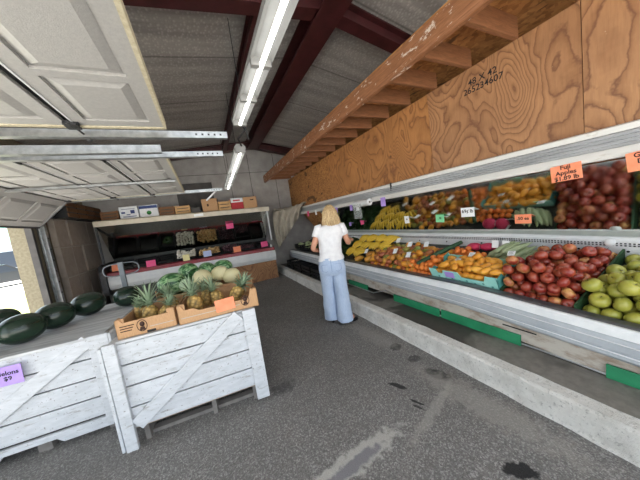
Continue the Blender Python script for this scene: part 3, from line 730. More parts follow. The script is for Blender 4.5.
# bananas
def banana_mesh():
    pts = []; rr = []
    for i in range(11):
        t = i/10; a = (t-.5)*1.15; pts.append((.20*math.sin(a), 0, .20*(math.cos(a)-1))); rr.append([.006,.010,.018,.022,.024,.0245,.024,.022,.018,.011,.005][i])
    return MB().tube(pts, rr, 7)
def bunch(M, label):
    t = empty('banana_bunch', M=M); tag(t, label, 'banana bunch', 'bananas in the case')
    global banana_me
    for i in range(5):
        if banana_me is None: o = banana_mesh().build('banana', M_['banana'], t); banana_me = o
        else: o = banana_me.copy(); C.objects.link(o); o.parent = t
        o.matrix_basis = TRS((0,(i-2)*.050,.012*math.cos((i-2)*.8)),(0.1*(i-2),0,(i-2)*.13))
    MB().tube([(-.125,-.03,-.055),(-.130,0,-.06),(-.125,.03,-.055)], .014, 7).build('stalk', M_['stem'], t)
banana_me = None
n = 0
for ry, y in enumerate((3.42,3.70,3.98,4.26)):
    for rx, x in enumerate((2.70,2.88,3.05)):
        if rx == 0 and ry < 2: continue
        lab = 'yellow banana bunch ' + ('in the row lowest on the deck' if rx == 0 else ('in the middle row on the deck' if rx == 1 else 'in the row under the mirror')) + ', ' + ('first from the mangoes','second from the mangoes','third from the mangoes','nearest the leafy greens')[ry]
        bunch(Matrix.Translation((x+random.uniform(-.03,.02), y+random.uniform(-.03,.03), DZ(x)+.085+.035*rx)) @ Matrix.Rotation(-sl, 4, 'Y') @ Matrix.Rotation(-.35+random.uniform(-.3,.3), 4, 'Z') @ Matrix.Scale(random.uniform(1.08,1.2), 4), lab)
# leafy greens farther on
def greens_mesh():
    m = MB()
    for i in range(60):
        a = random.uniform(0, 2*PI); e = random.uniform(.2, 1.25); L = random.uniform(.12,.22); w = random.uniform(.025,.05)
        d = Vector((math.cos(a)*math.cos(e), math.sin(a)*math.cos(e), math.sin(e))); s = d.cross(Vector((0,0,1))).normalized()
        ps = []
        for t in (0,.35,.7,1.0):
            c = d*L*t + Vector((0,0,-.09*t*t)); ww = w*(.25,1,.9,.1)[int(t*3+.01)]
            ps.append((c-s*ww, c+Vector((0,0,.008)), c+s*ww))
        vs = [tuple(q) for r in ps for q in r]; fs = []
        for j in range(3):
            for k2 in range(2): fs.append((j*3+k2, j*3+k2+1, j*3+k2+4, j*3+k2+3))
        m.add(vs, fs, True)
    return m
g0 = None
for i, (x, y) in enumerate([(x, y) for y in (4.52,4.82,5.12,5.42,5.72,6.02) for x in (2.66,2.92,3.10)]):
    lab = 'dark leafy green bunch beyond the bananas, ' + ('at the front rail','half way up the deck','under the mirror')[i % 3] + ', ' + ('first','second','third','fourth','fifth','sixth')[i//3] + ' from the bananas'
    M = TRS((x, y, DZ(x)+.03), (0,0,i*1.3), (1,1,.9))
    if g0 is None: g0 = greens_mesh().build('leafy_greens', M_['greens'], M=M); tag(g0, lab, 'leafy greens', 'leafy green bunches')
    else: dup(g0, M, lab, None, [])
# far end: black trays with pale cabbages
def tray(loc, sx, sy, h, label, group, rot=0, tilt=0, name='black_crate'):
    t = empty(name, M=Matrix.Translation(loc) @ Matrix.Rotation(rot, 4, 'Z') @ Matrix.Rotation(tilt, 4, 'X')); tag(t, label, 'crate', group)
    MB().box(0,sx,0,sy,0,.008).build('bottom', M_['black'], t)
    w = MB()
    for (a, b, c, d) in ((0,sx,0,.01),(0,sx,sy-.01,sy),(0,.01,0,sy),(sx-.01,sx,0,sy)):
        w.box(a,b,c,d,0,h*.25); w.box(a,b,c,d,h*.38,h*.6); w.box(a,b,c,d,h*.75,h)
        for q in range(5):
            if b-a > d-c: xx = a+(b-a-.012)*q/4; w.box(xx,xx+.012,c,d,0,h)
            else: yy = c+(d-c-.012)*q/4; w.box(a,b,yy,yy+.012,0,h)
    w.build('wall', M_['black'], t)
    return t
tray((2.50,5.98+.28,.655), .52, .50, .14, 'black slatted tray in the far case nearest the woman', 'black trays in the far end of the fruit case', 0)
tray((2.50,6.80,.655), .52, .46, .14, 'black slatted tray in the far case nearest the canvas', 'black trays in the far end of the fruit case', 0)
def cab_mesh():
    m = MB(); m.lathe([(.085*math.sin(PI*i/12), .08*math.cos(PI*i/12)) for i in range(13)], 18)
    m.v = [tuple(Vector(p)*(1+.07*mnoise.noise(Vector(p)*22))) for p in m.v]; return m
cbs = [(2.62,6.50),(2.78,6.42),(2.80,6.62),(2.62,6.92),(2.80,6.95),(2.64,7.12),(2.92,7.13),(2.92,6.52)]
c0 = None
for i, (x, y) in enumerate(cbs):
    M = TRS((x,y,.75), (i,i*.7,i*1.1)); lab = 'round pale green cabbage in the black tray ' + ('nearest the woman' if y < 6.7 else 'nearest the canvas')
    if c0 is None: c0 = cab_mesh().build('cabbage', M_['cabbage'], M=M); tag(c0, lab, 'cabbage', 'pale cabbages at the far end')
    else: dup(c0, M, lab, None, [])
# black crates stored under the far end
for i, y in enumerate((4.62,5.22,5.82,6.42)):
    tray((2.06,y,.186), .45,.52,.22, 'black crate on the platform under the far case, '+('first','second','third','farthest')[i]+' from the woman', 'crates under the fruit case')

# ------------------------------------------------------------------ paper tags
def sign(mt, w, h, M, label, txt=None, size=.03, group='paper price signs', name='price_sign', scribble=0, cat='sign'):
    t = MB().box(-w/2,w/2,-h/2,h/2,-.0015,.0015).build(name, M_[mt], M=M); tag(t, label, cat, group)
    if txt: text_mesh(txt, size, 'lettering', M_['ink'], t, Matrix.Translation((0,0,.0022)), .0009, .95)
    return t
def RF(x, y, z, tilt=0, roll=0):   # faces the aisle
    return frame((x,y,z), (0,-1,0), (0,0,1)) @ Matrix.Rotation(roll, 4, 'Z') @ Matrix.Rotation(tilt, 4, 'X')
sign('orange_tag', .18,.125, RF(2.60,.875,1.655,0,.06), 'orange sign reading Fuji Apples hanging from the canopy', 'Fuji\nApples\n$1.89 lb', .044)
sign('orange_tag', .15,.125, RF(2.60,.50,1.655,0,.08), 'orange sign cut off by the right edge of the photo', 'Gold\nDel\n1', .042)
sign('orange_tag', .15,.11, RF(3.07,1.385,1.255), 'orange price sign low on the mirror in front of the corn reflection', '.50 ea', .045)
sign('white_tag', .17,.14, RF(2.98,1.92,1.385), 'white square sign on the mirror above the corn', '69\u00a2 lb', .06)
sign('green_tag', .135,.11, RF(3.02,2.35,1.31,0,-.05), 'green sign on the mirror above the mixed mangoes', '.79', .04)
sign('white_tag', .10,.13, RF(3.02,2.97,1.325,0,.05), 'small white sign on the mirror above the mangoes', '.99', .03)
sign('purple_tag', .11,.14, RF(2.60,3.01,1.665), 'purple sign hanging from the canopy right of the plastic bag roll')
sign('purple_tag', .09,.11, RF(2.60,3.93,1.655), 'purple sign hanging from the canopy left of the plastic bag roll')
sign('purple_tag', .09,.11, RF(2.60,4.50,1.655), 'purple sign hanging from the canopy just right of the womans head')
sign('white_tag', .09,.09, RF(2.60,3.72,1.63), 'white sign hanging from the canopy under the plastic bag roll')
sign('pink_tag', .12,.11, RF(3.04,4.25,1.325,0,.15), 'pink sign on the mirror under the plastic bag roll')
sign('purple_tag', .09,.10, RF(3.06,4.75,1.30), 'dull purple sign on the mirror beside the womans shoulder')
sign('pink_tag', .12,.14, RF(2.60,6.05,1.68), 'pink sign hanging from the canopy near the canvas')
sign('white_tag', .09,.12, RF(2.60,5.55,1.68), 'white sign hanging from the canopy left of the womans head')
sign('purple_tag', .115,.075, F @ frame((-.004,.505,.10), (0,-1,0), (0,0,1)), 'small purple sign stuck to the front of the teal carton')
for (s, y, z, lab) in ((2.66,1.88,.13,'white printed label on the mangoes nearest the tangerines'),(2.78,1.78,.14,'white printed label on the mangoes half way up the carton'),(2.62,1.60,.125,'white printed label on the mangoes at the carton front'),(2.84,1.40,.15,'white printed label on the mangoes beside the corn')):
    t = sign('white_tag', .07,.06, frame((s,y,DZ(s)+z+.02), (0,-1,.1), (.75,0,.66)), lab, None, name='paper_label', cat='label')
    m = MB()
    for q in range(4): m.box(-.025,.02-.008*(q % 2),.018-q*.011,.021-q*.011,.0015,.002)
    m.build('print_line', M_['ink'], t)
for (s, y, z, lab) in ((3.06,1.66,.10,'white card standing at the back rail left of the corn'),(3.06,1.55,.10,'white card standing at the back rail beside the corn')):
    sign('white_tag', .07,.09, RF(s-.02,y,DZ(s)+z+.03,-.2), lab, None, name='paper_label', cat='label')
for (s, y, z, lab) in ((2.86,2.80,.17,'white paper label among the mixed mangoes near the green divider'),(2.93,3.12,.18,'white paper label among the mixed mangoes near the bananas'),(2.68,2.95,.155,'white paper label low among the mixed mangoes'),(2.62,3.64,.14,'white paper label beside the papayas'),(2.93,2.55,.14,'white paper label high among the mixed mangoes nearest the divider'),(2.62,2.62,.16,'white paper label at the front of the mixed mangoes')):
    sign('white_tag', .07,.10, frame((s,y,DZ(s)+z+.02), (.3,-1,.1), (.75,.3,.66)), lab, None, name='paper_label', cat='label')
# plastic bag roll under the canopy
rl = empty('bag_roll', (2.548,3.48,1.70)); tag(rl, 'white roll of plastic produce bags hanging under the canopy', 'bag roll')
MB().tube([(0,-.20,0),(0,.24,0)], .056, 16).build('roll', M_['plastic'], rl); MB().tube([(0,-.204,0),(0,-.20,0)], .017, 10).build('core', M_['stem'], rl)
MB().tube([(0,-.26,0),(0,.27,0)], .008, 6).build('rod', M_['galv'], rl)
MB().box(-.058,-.054,-.02,.22,-.26,0).build('loose_bag', M_['bag_film'], rl)
# ------------------------------------------------------------------ canvas draped over the far canopy end
cv = MB(); rows = []
for i in range(26):
    t = i/25; r = []
    for j in range(48):
        q = j/47
        top = Vector((1.96+.66*q, 7.25-.85*q, 1.93+.06*q-.05*math.sin(PI*q)))
        bot = Vector((1.93+.64*q**1.3, 7.05-.45*q, .80+.88*q**1.2))
        p = top.lerp(bot, t); f = .05*math.sin(q*24+2.6*t)*(.3+.8*t)+.04*mnoise.noise(Vector((q*6, t*3, 1)))
        p += Vector((-.06*math.sin(PI*t)-f*.6, -f-.05*math.sin(PI*t), 0)); r.append(tuple(p))
    rows.append(r)
cv.loft(rows, False, True, False)
fold = []
for i in range(8):
    e = i/7; fold.append([(1.96+.66*j/47+.25*e, 7.25-.85*j/47+.12*e*(1-j/47), 1.93+.06*j/47-.05*math.sin(PI*j/47)+.05*math.sin(PI*e)+.015*math.sin(j*.7+i)) for j in range(48)])
cv.loft(fold, False, True, False)
o = cv.build('canvas_tarp', M_['canvas']); tag(o, 'grey canvas tarp bunched over the far end of the fruit case', 'tarp')
sd = o.modifiers.new('thick', 'SOLIDIFY'); sd.thickness = .012; sd.offset = 1

# ------------------------------------------------------------------ back display case
BX0, BX1, BY = -2.12, 1.70, 6.76
def tl(p): return (p[0], p[1], p[2]+(.028*(BX1-p[0]) if p[2] > .4 else 0))
bc = empty('back_display_case', (-.25, 6.9, 0)); tag(bc, 'long mirrored vegetable case along the back wall with red rail', 'display case')
def bpart(mb, name, mt, bevel=0):
    mb.v = [tl(p) for p in mb.v]; return mb.build(name, M_[mt], bc, local=False, bevel=bevel)
bpart(MB().box(.45,BX1,BY+.02,BY+.04,0,.53), 'plywood_base', 'ply_c')
bpart(MB().box(BX0,.44,BY+.03,BY+.05,0,.53), 'base_panel', 'tub')
bpart(MB().prism([(BY+.04,.50),(BY-.03,.53),(BY-.07,.62),(BY-.07,.72),(BY-.04,.82),(BY+.04,.82)], BX0+.05, BX1, 'x', ny=8), 'bumper', 'enamel')
bpart(MB().prism([(BY-.045,.80),(BY-.035,.885),(BY+.06,.905),(BY+.06,.80)], BX0+.05, BX1, 'x', ny=8), 'red_rail', 'redrail')
bpart(MB().prism([(BY+.05,.53),(BY+.05,.80),(7.40,.98),(7.40,.53)], BX0, BX1, 'x', ny=8), 'tub', 'black')
bpart(MB().prism([(7.36,1.16),(7.39,1.16),(6.82,1.94),(6.78,1.94)], BX0+.05, BX1-.04, 'x', ny=1), 'mirror', 'mirror')
bpart(MB().box(BX0+.05,BX1-.04,7.385,7.40,.96,1.17), 'back_board', 'tub')
bpart(MB().prism([(BY-.03,1.925),(BY-.03,2.03),(BY,2.05),(7.55,2.05),(7.55,1.95),(BY+.03,1.95),(BY+.03,1.925)], BX0+.02, BX1+.03, 'x', ny=8), 'top_shelf', 'cream')
bpart(MB().box(1.655,1.69,BY+.02,BY+.06,1.10,1.94), 'corner_post', 'enamel')
bpart(MB().box(BX0+.02,BX0+.05,BY+.02,BY+.06,1.10,1.94), 'corner_post', 'dark_steel')
bpart(MB().box(1.60,1.66,BY+.04,7.4,.9,.96), 'side_trim', 'enamel')
e = MB(); e.prism([(BY-.11,.42),(BY-.14,.5),(BY-.14,.95),(BY-.08,1.06),(BY+.03,1.10),(7.40,1.10),(7.40,.42)], BX0-.04, BX0+.06, 'x'); bpart(e, 'end_cap', 'dark_steel')
sg = MB().box(-.16,.05,BY-.036,BY-.032,1.95,2.015); o = sg.build('shelf_sign', M_['white_tag']); o.data.transform(Matrix.Translation((0,0,.05))); tag(o, 'white blank strip sign on the front of the back shelf', 'sign')
# black crates of vegetables on the sloping back tub
def BZ(y): return .81+(y-BY-.05)*.29
cr = [(-2.06,.44,'empty'),(-1.58,.42,'empty'),(-1.12,.34,'greens'),(-.74,.46,'garlic'),(-.24,.54,'onion'),(.34,.42,'plum'),(.80,.40,'dark'),(1.24,.36,'empty')]
nm = {'empty':'empty black crate','greens':'black crate of dark greens','garlic':'black crate of white garlic bulbs','onion':'black crate of tan onions','plum':'black crate of dark purple vegetables','dark':'black crate with a few dark vegetables'}
pos = {-2.06:'at the left end of the back case',-1.58:'second from the left end of the back case',1.24:'at the right end of the back case'}
tilt = math.atan(.29)
bulb = lambda r: (lambda: MB().lathe([(r*math.sin(PI*i/8)*(1.05 if i < 5 else 1), r*(math.cos(PI*i/8)*.85+(.35 if i == 0 else 0))) for i in range(9)], 12))
for (x, w_, kind) in cr:
    zl = tl((x+w_/2, 0, 1))[2]-1
    t = tray((x, BY+.075, BZ(BY+.075)+zl+.01), w_, .44, .15, nm[kind]+' '+pos.get(x, 'in the back case'), 'black crates in the back case', 0, tilt)
    if kind in ('garlic','onion','plum','dark'):
        n_ = {'garlic':46,'onion':56,'plum':44,'dark':16}[kind]; r = .036 if kind != 'garlic' else .038
        P, sc = settle(n_, r, 0+.0, .41, x+.015, x+w_-.015, lambda q: .02+q*.29, 20+int(x*10))
        P = [(p[1], BY+.085+p[0], p[2]+BZ(BY+.085)+zl+.085) for p in P]
        lab = {'garlic':'white garlic bulb','onion':'tan onion','plum':'dark purple vegetable','dark':'dark round vegetable'}[kind]
        pile({'garlic':'garlic_bulb','onion':'onion','plum':'purple_vegetable','dark':'dark_vegetable'}[kind], 'vegetable', lab+'s in the back case', bulb(r),
             ['garlic' if kind == 'garlic' else ('onion' if kind == 'onion' else 'plum')], P, sc, lambda p, mt: lab+' in a black crate of the back case')
    if kind == 'greens': dup(g0, TRS((x+.17,BY+.25,BZ(BY+.25)+.09), (0,0,1), (.8,.9,.8)), 'dark leafy greens in a crate of the back case', None, [])
for (mt, x, z, lab) in (('orange_tag',-1.87,1.10,'orange tag behind the hand truck handle'),('pink_tag',-1.24,1.055,'pink tag on the left half of the back case'),('cream_tag',-.51,1.045,'cream tag in front of the garlic'),
                     ('blue_tag',-.03,1.05,'pale blue tag in front of the onions'),('orange_tag',.70,1.025,'orange tag on the right half of the back case'),('pink_tag',1.44,1.03,'pink tag at the right end of the back case')):
    sign(mt, .19 if mt != 'cream_tag' else .15,.15, frame((x,BY+.0,z-.01), (1,0,0), (0,.2,1)), lab)
sign('pink_tag', .19,.16, frame((.64,6.93,1.655), (1,0,0), (0,-.45,.85)), 'pink tag stuck high on the back case mirror')
# goods stored on top of the back case
def lug(x0, x1, h, mt, label, y=6.86, dz=0):
    z = 2.05+tl(((x0+x1)/2, 0, 1))[2]-1+.002+dz
    t = empty('wooden_lug_box', ((x0+x1)/2, y, z)); tag(t, label, 'wooden box', 'slatted wooden boxes on the back shelf'); w = x1-x0; d = .30
    MB().box(-w/2,w/2,0,d,0,.01).build('bottom', M_[mt], t)
    for q in range(3): 
        for yy in (0, d-.012): MB().box(-w/2,w/2,yy,yy+.012,h*(.02+.34*q),h*(.02+.34*q)+h*.25).build('slat', M_[mt], t)
    for s in (-1, 1): MB().box(s*(w/2-.02)-.012,s*(w/2-.02)+.012,.012,d-.012,0,h).build('end_board', M_[mt], t)
    MB().box(-w/2+.04,w/2-.04,.014,d-.014,.012,h*.9).build('dark_lining', M_['tub'], t)
    return t
def carton(x0, x1, h, mt, label, y=6.87, name='cardboard_carton', d=.34):
    z = 2.05+tl(((x0+x1)/2, 0, 1))[2]-1+.002
    w = x1-x0; t = empty(name, ((x0+x1)/2, y, z)); tag(t, label, 'carton', 'cartons on the back shelf')
    MB().box(-w/2,w/2,0,d,0,h).build('body', M_[mt], t, bevel=.004); return t, w
lug(-1.98,-1.66,.20,'lug_dark','dark slatted wooden box at the left end of the back shelf')
t, w_ = carton(-1.64,-1.29,.275,'white_card','white carton with black print on the back shelf')
m = MB().box(-.13,.12,-.003,-.001,.215,.225).box(-.14,-.07,-.003,-.001,.12,.16).box(.03,.11,-.003,-.001,.11,.19).box(-.05,.02,-.003,-.001,.08,.10).box(-.12,.13,-.003,-.001,.04,.055); m.build('print_block', M_['blue'], t)
t, w_ = carton(-1.27,-.90,.28,'white_card','white carton with navy band and green emblem on the back shelf')
MB().box(-w_/2+.005,w_/2-.005,-.003,-.001,.20,.265).build('navy_band', M_['blue'], t)
MB().lathe([(0,0),(.05,0),(.045,.002)], 8, M=frame((0,-.002,.10), (1,0,0), (0,0,1))).build('green_emblem', M_['leafgreen'], t)
lug(-.885,-.565,.215,'lug_dark','brown slatted wooden box right of the white cartons')
lug(-.55,-.225,.21,'lug','pale slatted wooden box right of the white cartons')
t = carton(-.19,.01,.14,'backwall_dark','low dark grey carton between wooden and cardboard boxes')[0]
t = carton(.06,.43,.33,'cardboard','plain cardboard carton right of the dark gap on the back shelf')[0]; MB().box(-.07,-.03,-.002,0,.14,.20).build('hand_hole', M_['print'], t)
lug(.445,.755,.245,'lug','pale slatted wooden box left of the red and white carton')
t, w_ = carton(.77,1.08,.30,'redcard','red and white carton on the back shelf'); MB().box(-w_/2,w_/2,-.003,.0,.19,.30).build('white_band', M_['white_card'], t); MB().box(-.1,.08,-.0045,-.003,.22,.26).build('print_block', M_['redcard'], t)
t = carton(1.09,1.45,.315,'cardboard','cardboard carton at the right end of the back shelf')[0]; MB().box(0,.10,-.002,0,.22,.245).build('hand_hole', M_['print'], t)

# ------------------------------------------------------------------ cartons stacked by the left wall and dark boxes above
i = 0
rows_ = ['bottom','second','third','top']
for r, (z0, z1) in enumerate(((0,.56),(.565,1.13),(1.135,1.70),(1.705,2.22))):
    for c, y in enumerate((5.98,6.42,6.86,7.28)):
        dy = .425 if c < 3 else .39
        x1 = -2.385+random.uniform(-.015,.015); 
        t = empty('stored_carton', ((-2.48+x1)/2, y+dy/2, z0)); tag(t, 'grey brown closed carton by the left wall, %s row, %s from the door' % (rows_[r], ('nearest','second','third','farthest')[c]), 'carton', 'cartons stacked by the left wall')
        L = (x1+2.48)/2
        MB().box(-L,L,-dy/2,dy/2,0,z1-z0).build('body', M_['cardboard_dark'], t, bevel=.006)
        MB().box(L,L+.002,-dy/2,-dy/2+.022,0,z1-z0).box(L,L+.002,-dy/2,dy/2,(z1-z0)*.95,(z1-z0)*.985).build('tape', M_['tape'], t)
for c, y in enumerate((6.05,6.47,6.89,7.30)):
    t = empty('dark_wooden_box', (-2.34, y+.19, 2.222)); tag(t, 'dark brown slatted box on the left carton stack, %s from the door' % ('nearest','second','third','farthest')[c], 'wooden box', 'dark boxes on the carton stack')
    for q in range(3): MB().box(.14,.155,-.19,.19,.01+.10*q,.085+.10*q).build('slat', M_['lug_dark'], t)
    MB().box(-.15,.14,-.19,.19,0,.30).build('body', M_['black'], t)

# ------------------------------------------------------------------ white produce bins
def bin_(loc, rz, W, D, H, label, skew=0):
    t = empty('produce_bin', loc, rz); tag(t, label, 'produce bin', 'white wooden produce bins')
    n = 4; z0 = .155; ph = (H-.02-z0)/n
    for q in range(n):
        MB().box(.02,W-.02,.028,.048,z0+q*ph+.004,z0+(q+1)*ph-.007).build('front_board', M_['white_wood'], t, bevel=.003)
        MB().box(.02,W-.02,D-.045,D-.025,z0+q*ph+.003,z0+(q+1)*ph-.004).build('rear_board', M_['white_wood'], t, bevel=.003)
        for xx in (.0, W-.02): MB().box(xx,xx+.02,.03,D-.03,z0+q*ph+.003,z0+(q+1)*ph-.004).build('side_board', M_['white_wood'], t, bevel=.003)
    return t
# right bin
RW, RD, RH = 1.09, 1.16, .872
rb = bin_((-.815,2.262,0), math.radians(-5.9), RW, RD, RH, 'white painted wooden produce bin carrying the pineapple cartons')
MB().box(-.01,.07,-.005,.028,0,RH).build('corner_post', M_['white_wood'], rb, bevel=.004)
MB().box(RW-.10,RW+.01,-.005,.028,.03,RH).build('corner_post', M_['white_wood'], rb, bevel=.004)
MB().box(-.045,-.022,.01,.09,.0,RH-.02).build('corner_batten', M_['white_wood'], rb, bevel=.004)
for xx in (-.005, RW-.09): MB().box(xx,xx+.09,RD-.025,RD+.005,0,RH).build('corner_post', M_['white_wood'], rb, bevel=.004)
m = MB(); a = Vector((.09,.014,.19)); b = Vector((RW-.13,.014,RH-.03)); m.bar(a, b, .026, .105, (0,0,1)); m.build('diagonal_brace', M_['white_wood'], rb, bevel=.003)
for xx in (.10, RW*.56, RW-.13): MB().box(xx,xx+.035,.07,RD-.06,0,.15).build('skid', M_['skid_wood'], rb)
MB().box(.02,RW-.02,.03,RD-.03,RH-.022,RH-.001).build('top_board', M_['crate_top'], rb)
MB().box(.02,RW-.02,.05,RD-.05,.14,.158).build('bottom_board', M_['bare_wood'], rb)
MB().box(.08,RW-.08,.12,.18,.0,.03).build('bottom_runner', M_['skid_wood'], rb)
# left bin
LW, LD, LH = 1.26, 1.22, .872
lb_ = bin_((-2.155,2.722,0), math.radians(-5.2), LW, LD, LH, 'white painted wooden produce bin carrying the watermelons')
MB().box(LW-.13,LW+.012,-.005,.028,.08,LH).build('corner_post', M_['white_wood'], lb_, bevel=.004)
MB().box(-.01,.12,-.005,.028,.0,LH).build('corner_post', M_['white_wood'], lb_, bevel=.004)
MB().box(LW+.0,LW+.03,-.0,.10,.08,LH-.01).build('corner_batten', M_['white_wood'], lb_, bevel=.004)
for xx in (0,LW-.1): MB().box(xx,xx+.10,LD-.025,LD+.005,0,LH).build('corner_post', M_['white_wood'], lb_, bevel=.004)
m = MB(); m.bar((.13,.014,.19), (LW-.13,.014,LH-.03), .026, .11); m.build('diagonal_brace', M_['white_wood'], lb_, bevel=.003)
MB().box(.02,LW-.02,.0,LD,LH-.024,LH-.002).build('top_board', M_['crate_top'], lb_, bevel=.004)
MB().prism([(.0,.05),(.42,.05),(.45,.09),(.78,.09),(.82,.05),(LW-.1,.05),(LW-.1,.14),(.0,.14)], .02, .045).build('bottom_runner', M_['white_wood'], lb_, bevel=.003)
for xx in (.05, LW*.5, LW-.15): MB().box(xx,xx+.09,.06,LD-.06,0,.135).build('skid', M_['skid_wood'], lb_)
ps = sign('purple_tag', .17,.15, Matrix.Translation((0,0,0)), 'purple handwritten sign pinned to the left bin under the watermelons', 'Melons\n$9', .046)
ps.matrix_basis = lb_.matrix_basis @ Matrix.Translation((.628,-.008,.728)) @ Matrix.Rotation(PI/2, 4, 'X') @ Matrix.Rotation(-.03, 4, 'Z')

# ------------------------------------------------------------------ watermelons on the left bin
def melon_mesh(a, b):
    m = MB(); m.lathe([(b*math.sin(PI*i/20)**.92, a*math.cos(PI*i/20)) for i in range(21)], 28); return m
ml = [(-1.56,2.99,.150,.6,'large dark watermelon at the front, beside the left edge of the photo'),(-1.455,3.25,.150,.5,'dark watermelon third from the hand truck, daylight behind it'),
      (-1.285,3.50,.148,.5,'dark watermelon in front of the galvanised door upright'),(-.935,3.49,.125,.3,'small round dark watermelon beside the hand truck'),
      (-1.83,2.95,.150,.5,'dark watermelon cut off by the left edge, front row'),(-2.02,3.60,.150,.4,'dark watermelon cut off by the left edge, back row')]
m0 = None
for i, (x, y, a, rz, lab) in enumerate(ml):
    b = .126 if i != 3 else .116
    M = Matrix.Translation((x,y,LH+b-.003)) @ Matrix.Rotation(rz, 4, 'Z') @ Matrix.Rotation(PI/2, 4, 'Y') @ Matrix.Diagonal((b/.135,b/.135,a/.15,1))
    if m0 is None:
        m0 = melon_mesh(.15,.135).build('watermelon', M_['melon_dark'], M=M); tag(m0, lab, 'watermelon', 'dark watermelons on the left bin')
        mk = [MB().lathe([(0,.1495),(.010,.1495),(.012,.146)], 10).build('stem_scar', M_['stem'], m0)]
    else: dup(m0, M, lab, None, mk)

# ------------------------------------------------------------------ fruit cartons on the right bin
def fruit_carton(M, W, D, H, label, cut, emblem_x, notch=True):
    t = empty('fruit_carton', M=M); tag(t, label, 'carton', 'cardboard fruit cartons on the right bin')
    MB().box(0,W,0,D,0,.006).build('bottom', M_['cardboard'], t)
    MB().prism(cut, 0, .008, 'y').build('front_panel', M_['cardboard'], t)
    MB().prism([(0,0),(W,0),(W,H*.8),(0,H*.8)], D-.008, D, 'y').build('rear_panel', M_['cardboard'], t)
    for x in (0, W-.008): MB().prism([(0,0),(D,0),(D,H),(D-.08,H),(D-.10,H*.8),(.10,H*.8),(.08,H),(0,H)], x, x+.008, 'x').build('side_panel', M_['cardboard'], t)
    for x in (.008, W-.058): MB().prism([(0,0),(.05,0),(.05,.05)] if False else [(x,.008),(x+.05,.008),(x+(.05 if x > .1 else 0),.058)], H*.55, H+.004, 'z').build('corner_support', M_['cardboard'], t)
    # printed emblem: an oval with a head in profile
    e = MB(); ex = emblem_x; F_ = frame((ex,-.0015,H*.47), (1,0,0), (0,0,1))
    ring = []
    for q in range(24):
        a = 2*PI*q/24; ring.append([(F_ @ Vector((.036*r*math.cos(a),.048*r*math.sin(a),z))).to_tuple() for r, z in ((1,0),(1,.001),(.86,.001),(.86,0))])
    ring.append(ring[0]); e.loft(ring, False, False)
    e.lathe([(0,0),(.017,0),(.017,.0012),(0,.0012)], 14, M=F_ @ Matrix.Translation((.002,.012,0)) @ Matrix.Diagonal((1,1.25,1,1)))
    e.add([(-.022,-.038,.0012),(.022,-.038,.0012),(.013,-.010,.0012),(-.013,-.010,.0012)], [(0,1,2,3)], M=F_)
    e.build('emblem', M_['print'], t)
    l = MB().box(ex+.05,W-.02,-.0015,0,H*.30,H*.335) if ex < W/2 else MB().box(.02,ex-.05,-.0015,0,H*.30,H*.335)
    l.build('print_line', M_['tape'], t)
    if ex < W/2:
        p = MB()
        for q in range(3): p.box(.025,ex-.05-.01*q,-.0015,0,H*(.60-.13*q),H*(.65-.13*q))
        p.build('print_block', M_['print'], t); MB().box(W*.48,W*.63,-.0016,0,0.002,.022).build('hand_hole', M_['hole'], t)
    return t
rz5 = math.radians(-5.0)
w1 = .405; h1 = .15
fruit_carton(Matrix.Translation((-.735,2.312,RH)) @ Matrix.Rotation(rz5, 4, 'Z'), w1, .50, h1, 'left cardboard carton of pineapples with a dark head emblem', [(0,0),(w1,0),(w1,h1),(w1-.03,h1),(w1-.05,h1*.82),(.05,h1*.82),(.03,h1),(0,h1)], .17)
w2 = .64; h2 = .16
fruit_carton(Matrix.Translation((-.312,2.245,RH)) @ Matrix.Rotation(rz5, 4, 'Z'), w2, .50, h2, 'right cardboard carton of pineapples with an orange sign', [(0,0),(w2,0),(w2,h2),(w2-.05,h2),(w2-.08,h2*.55),(.16,h2*.55),(.12,h2*.72),(.05,h2*.72),(.03,h2),(0,h2)], .53)
sign('orange_tag', .155,.105, Matrix.Translation((.05,2.200,.958)) @ Matrix.Rotation(rz5, 4, 'Z') @ Matrix.Rotation(PI/2, 4, 'X') @ Matrix.Rotation(.05, 4, 'Z'), 'blank orange sign on the right pineapple carton')
# pineapples
def pine_body(r=.068, h=.105):
    m = MB(); vs = []; nu, nv = 32, 22
    for i in range(nv+1):
        a = PI*i/nv; z = math.cos(a); R0 = math.sin(a)**.75
        for j in range(nu):
            b = 2*PI*j/nu; q = 1+.055*abs(math.sin(4*b+i*PI*.36))*abs(math.sin(4*b-i*PI*.36))*2
            vs.append((r*R0*q*math.cos(b), r*R0*q*math.sin(b), h*z))
    fs = [(i*nu+j, i*nu+(j+1) % nu, (i+1)*nu+(j+1) % nu, (i+1)*nu+j) for i in range(nv) for j in range(nu)]
    return m.add(vs, fs, True)
def crown(nl, L, spread, seed):
    rr = random.Random(seed); m = MB()
    for i in range(nl):
        t = i/nl; a = i*2.39996; up = .15+spread*(1-t)*1.15; l = L*(.5+.5*t)*rr.uniform(.85,1.15); w = .016*(1.1-.4*t)
        d = Vector((math.cos(a),math.sin(a),0)); s = Vector((-math.sin(a),math.cos(a),0)); ps = []
        for q in range(5):
            u = q/4; ang = up*(.55+.75*u); c = d*(.012+l*u*math.sin(ang)) + Vector((0,0,.045*t+l*u*math.cos(ang)))
            ww = w*(.9,1.0,.8,.5,.04)[q]; nrm = d*(-math.cos(ang))+Vector((0,0,math.sin(ang)))
            ps.append((c-s*ww+nrm*.004, c, c+s*ww+nrm*.004))
        vs = [tuple(p) for r in ps for p in r]; fs = []
        for j in range(4):
            for k2 in range(2): fs.append((j*3+k2,j*3+k2+1,j*3+k2+4,j*3+k2+3))
        m.add(vs, fs, True)
    return m
